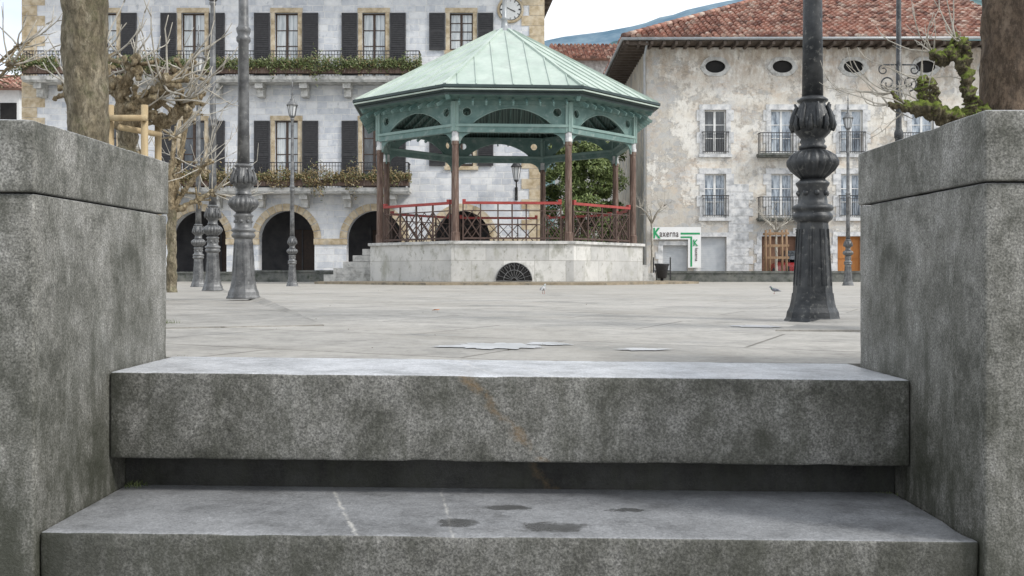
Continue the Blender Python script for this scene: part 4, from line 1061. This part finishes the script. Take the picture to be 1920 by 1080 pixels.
for (a,b,s_,r) in cl_:
    for k in range(6):
        mb.blob(rp(a+U(-s_,s_)*.7,b+U(-s_,s_)*.5,4.15+U(-.03,.03)),r*U(.45,.9),amp=.8,fr=34,n=14)
for i in range(900):
    a,b,s_,r=random.choice(cl_[5:8]+cl_[3:5]+cl_[1:2])
    mb.leaf(rp(a+random.gauss(0,s_*.4),b-4+random.gauss(0,s_*.28),4.15+random.gauss(0,.022)),U(.002,.005),1)
for (a,b,n_) in ((1672,174,5),(1665,196,5),(1792,76,7),(1725,148,6),(1748,98,6),(1745,200,4),(1700,200,5)):
    twigs(mb,rp(a,b),n_,.08,.28,.0038,bias=(-.7,0,.35),m=2,side=.6)
mb.obj('limb',[m_mossy,m_moss,m_twig],o)
mb=MB()
for i in range(6):
    a=2*pi*i/6; q=Vector((cos(a)*.7,sin(a)*.7,3.2)); gnarl(mb,[(0,0,2.6),(cos(a)*.3,sin(a)*.3,2.9),q],[.1,.07,.06]); mb.blob(q,.1,amp=.5); twigs(mb,q,7,.4,.9,.01,m=1)
mb.obj('crown',[m_knob,m_twig],o)
ev_=empty('evergreen_tree',(X(1092,48),48,-.08),label='leafy evergreen magnolia tree between the two buildings',cat='tree')
mb=MB(); gnarl(mb,[(0,0,0),(.1,0,1.5),(0,0,3.5),(.1,0,5.5)],[.2,.16,.12,.05],fr=3,lump=.15)
for i in range(9): a=U(0,6.3); mb.tube([(0,0,U(1.8,4)),(cos(a)*.8,sin(a)*.8,U(3,5)),(cos(a)*1.5,sin(a)*1.5,U(4,6))],[.07,.05,.02],6)
mb.obj('trunk',m_barkr,ev_)
mb=MB()
cl=[]
for i in range(110):
    z=U(.8,7.0); w=2.3*sin(pi*min(1,max(.2,(z-.2)/7.3)))**.4; a=U(0,6.3); rr=w*sqrt(R_())*.92; cl.append((cos(a)*rr,sin(a)*rr,z,U(.35,.65)))
for i in range(42000):
    c=random.choice(cl); d=Vector((random.gauss(0,1),random.gauss(0,1),random.gauss(0,1))).normalized()*c[3]*U(.55,1.05)
    mb.leaf((c[0]+d.x,c[1]+d.y,c[2]+d.z*.8),U(.06,.11))
mb.obj('crown',m_leafm,ev_)
def young(px,d,h,lab,stakes=False):
    x=X(px,d); o=empty('young_tree',(x,d,-.08),label=lab,cat='tree')
    mb=MB(); gnarl(mb,[(0,0,0),(.02,0,h*.35),(0,0,h*.62)],[.06,.045,.035],fr=4,lump=.1); mb.obj('trunk',m_twig,o)
    mb=MB()
    for i in range(7):
        a=2*pi*i/7; q=Vector((cos(a)*.45,sin(a)*.4,h*.62+U(.2,.6))); mb.tube([(0,0,h*.6),q*.5+Vector((0,0,h*.33)),q],[.03,.022,.016],5); twigs(mb,q,6,.3,.8,.009,bias=(cos(a)*.4,0,.7))
    mb.obj('crown',m_twig,o)
    if stakes:
        g_=empty('tree_guard',(x,d-.0,-.08),label='four brown wooden stakes with crossbars around young tree',cat='tree stakes')
        for sx_ in(-.32,.32):
            for sy in(-.3,.3):
                mb=MB(); mb.tube([(sx_,sy,0),(sx_*.95,sy,1.95)],.045,8); mb.obj('stake',m_stake2,g_)
        for z in (.9,1.35,1.8):
            for sy in(-.34,.34): mb=MB(); mb.beam((-.4,sy,z),(.4,sy,z),.03,.09); mb.obj('crossbar',m_stake2,g_)
young(1222,36,3.5,'thin bare young tree beside the bandstand')
young(1455,37.4,3.0,'thin bare sapling held by wooden stakes',True)
g_=empty('tree_guard',(X(242,8.0),8.0,0),label='pale round wooden stakes with crossbars supporting a tree',cat='tree stakes')
for (px,sy) in ((207,0),(271,0),(255,.5),(196,.5)):
    mb=MB(); x=X(px,8)-X(242,8); mb.tube([(x,sy,0),(x,sy,Z(197,8))],.028,12); mb.obj('stake',m_stake,g_)
mb=MB(); mb.tube([(X(200,8)-X(242,8),-.05,Z(223,8)),(X(280,8)-X(242,8),-.05,Z(223,8))],.026,10); mb.obj('crossbar',m_stake,g_)
mb=MB(); mb.tube([(X(228,8)-X(242,8),-.05,Z(240,8)),(X(276,8)-X(242,8),.3,Z(243,8))],.024,10); mb.obj('crossbar',m_stake,g_)
# ---------------------------------------------------------------- litter bin
lb=empty('litter_bin',(X(1241,33),33,-.08),label='dark metal litter bin on a stand beside the bandstand',cat='litter bin')
mb=MB(); mb.lathe([(.13,.15),(.15,.17),(.22,.55),(.25,.6),(.25,.64),(.22,.64),(.15,.25)],16); mb.obj('bin_body',m_iron,lb)
mb=MB(); mb.lathe([(.16,0),(.16,.04),(.05,.06),(.05,.16)],12); mb.beam((-.28,0,.1),(-.28,0,.85),.04,.04); mb.beam((.28,0,.1),(.28,0,.85),.04,.04); mb.beam((-.28,0,.4),(.28,0,.4),.03,.03); mb.obj('stand',m_iron,lb)
# ---------------------------------------------------------------- red car
car=empty('parked_car',(X(1523,42),42,-.08),label='red car parked behind the low stone wall',cat='car')
def loft(mb,secs,m=0):
    n=len(secs[0]); vs=[p for s_ in secs for p in s_]; fs=[(k*n+i,k*n+(i+1)%n,(k+1)*n+(i+1)%n,(k+1)*n+i) for k in range(len(secs)-1) for i in range(n)]
    fs+= [tuple(range(n))[::-1],tuple((len(secs)-1)*n+i for i in range(n))]; mb.add(vs,fs,m,True)
def sec(y,w,z0,z1,zr=.12): return [(-w*.9,y,z0),(-w,y,z0+.15),(-w,y,z1-zr),(-w*.82,y,z1),(w*.82,y,z1),(w,y,z1-zr),(w,y,z0+.15),(w*.9,y,z0)]
mb=MB(); loft(mb,[sec(-.05,.7,.3,.58),sec(.08,.8,.22,.66,.2),(sec(1.0,.84,.2,.78,.2)),sec(2.9,.84,.2,.82,.2),sec(3.7,.8,.25,.8),sec(3.8,.7,.35,.7)]); mb.obj('body',m_carred,car)
mb=MB(); loft(mb,[sec(1.0,.7,.76,.80,.01),sec(1.6,.62,.78,1.3,.2),sec(2.8,.6,.78,1.34,.2),sec(3.4,.66,.78,.85,.02)]); mb.obj('cabin',m_dkglass,car)
for sx_ in(-1,1):
    for y in (.75,3.0):
        mb=MB(); mb.lathe([(.28,-.1),(.31,-.08),(.31,.08),(.28,.1)],20); mb.v=[(z+sx_*.74,x+y,y2+.31) for x,y2,z in mb.v]; mb.obj('wheel',m_rub,car)
for sx_ in(-1,1): mb=MB(); mb.blob((sx_*.56,-.01,.5),.1,(1.2,.5,.7),amp=0); mb.obj('headlight',m_lglass,car)
# ---------------------------------------------------------------- pigeons, leaf
def pigeon(px,py,d,rz,m,lab,s=.8):
    x=X(px,d); o=empty('pigeon',(x,d,gz(x,d)),rz,label=lab,cat='pigeon',group='pigeons on the paving'); o.scale=(s,s,s)
    mb=MB()
    P=[(-.13,0,.062),(-.10,0,.066),(-.06,0,.078),(-.02,0,.086),(.025,0,.094),(.05,0,.11),(.062,0,.132),(.07,0,.146),(.084,0,.150),(.096,0,.148),(.112,0,.144)]
    mb.tube(P,[.008,.012,.026,.036,.036,.027,.018,.017,.017,.011,.002],14,0)
    mb.add([(-.08,-.02,.07),(-.165,-.025,.055),(-.165,.025,.055),(-.08,.02,.07),(-.08,0,.08)],[(0,1,2,3),(0,4,1),(4,3,2),(4,2,1)],0)
    mb.tube([P[5],P[6]],[.0275,.0185],14,1)
    mb.obj('body',[m,m_pign],o)
    for s_ in(-1,1):
        mb=MB(); mb.blob((-.03,s_*.033,.083),.05,(1.35,.22,.55),amp=.05); mb.obj('wing',m,o)
        mb=MB(); mb.tube([(0,s_*.015,.055),(.005,s_*.016,.0)],.003,5); mb.tube([(-.012,s_*.016,.003),(.025,s_*.016,.003)],.003,5); mb.obj('leg',m_leg,o)
pigeon(1019,549,13.2,1.2,m_pigw,'pale grey pigeon standing on the wet paving')
pigeon(1452,551,13.0,2.8,m_pig,'dark grey pigeon with green neck on the paving',.62)
mb=MB(); x=X(815,6.4); mb.add([(-.02,0,.004),(0,-.012,.012),(.025,0,.006),(0,.013,.010),(.035,.004,.012)],[(0,1,2,3),(2,4,3)]); mb.obj('fallen_leaf',m_oleaf,label='small orange fallen leaf on the paving',cat='leaf',loc=(x,6.4,gz(x,6.4)))
# ---------------------------------------------------------------- world, sun, camera
w=bpy.data.worlds.new('World'); scene.world=w; w.use_nodes=True; nt=w.node_tree
for n in list(nt.nodes): nt.nodes.remove(n)
out=nt.nodes.new('ShaderNodeOutputWorld'); sky=nt.nodes.new('ShaderNodeTexSky'); sky.sky_type='NISHITA'; sky.sun_disc=False
EL,AZ=radians(40),radians(116)
sky.sun_elevation=EL; sky.sun_rotation=AZ; sky.air_density=1.; sky.dust_density=3.
b1=nt.nodes.new('ShaderNodeBackground'); b1.inputs[1].default_value=.15; nt.links.new(sky.outputs[0],b1.inputs[0])
b2=nt.nodes.new('ShaderNodeBackground'); b2.inputs[1].default_value=1.52
tc=nt.nodes.new('ShaderNodeTexCoord'); nz=nt.nodes.new('ShaderNodeTexNoise'); nz.inputs['Scale'].default_value=2.6; nz.inputs['Detail'].default_value=6
mp=nt.nodes.new('ShaderNodeMapping'); mp.inputs['Scale'].default_value=(1,1,2.2)
nt.links.new(tc.outputs['Generated'],mp.inputs[0]); nt.links.new(mp.outputs[0],nz.inputs['Vector'])
cr=nt.nodes.new('ShaderNodeValToRGB'); cr.color_ramp.elements[0].position=.35; cr.color_ramp.elements[0].color=(.62,.71,.84,1); cr.color_ramp.elements[1].position=.55; cr.color_ramp.elements[1].color=(.98,.99,1,1)
nt.links.new(nz.outputs['Fac'],cr.inputs[0]); nt.links.new(cr.outputs[0],b2.inputs[0])
mx=nt.nodes.new('ShaderNodeMixShader'); mx.inputs[0].default_value=.82
nt.links.new(b1.outputs[0],mx.inputs[1]); nt.links.new(b2.outputs[0],mx.inputs[2]); nt.links.new(mx.outputs[0],out.inputs[0])
sd=bpy.data.lights.new('sun','SUN'); sd.energy=2.4; sd.angle=radians(10); sd.color=(1,.965,.91)
so=bpy.data.objects.new('sun',sd); COL.objects.link(so)
dirv=Vector((sin(AZ)*cos(EL),cos(AZ)*cos(EL),sin(EL)))
so.rotation_euler=dirv.to_track_quat('Z','Y').to_euler(); so.location=(20,-5,30)
cam=bpy.data.cameras.new('camera'); co=bpy.data.objects.new('camera',cam); COL.objects.link(co)
co.location=(0,0,H); co.rotation_euler=(radians(90),0,0); cam.sensor_width=36; cam.lens=36*F/1920; cam.shift_y=-28/1920
cam.clip_start=.05; cam.clip_end=5000
scene.camera=co
scene.view_settings.view_transform='Standard'; scene.view_settings.look='None'; scene.view_settings.exposure=0
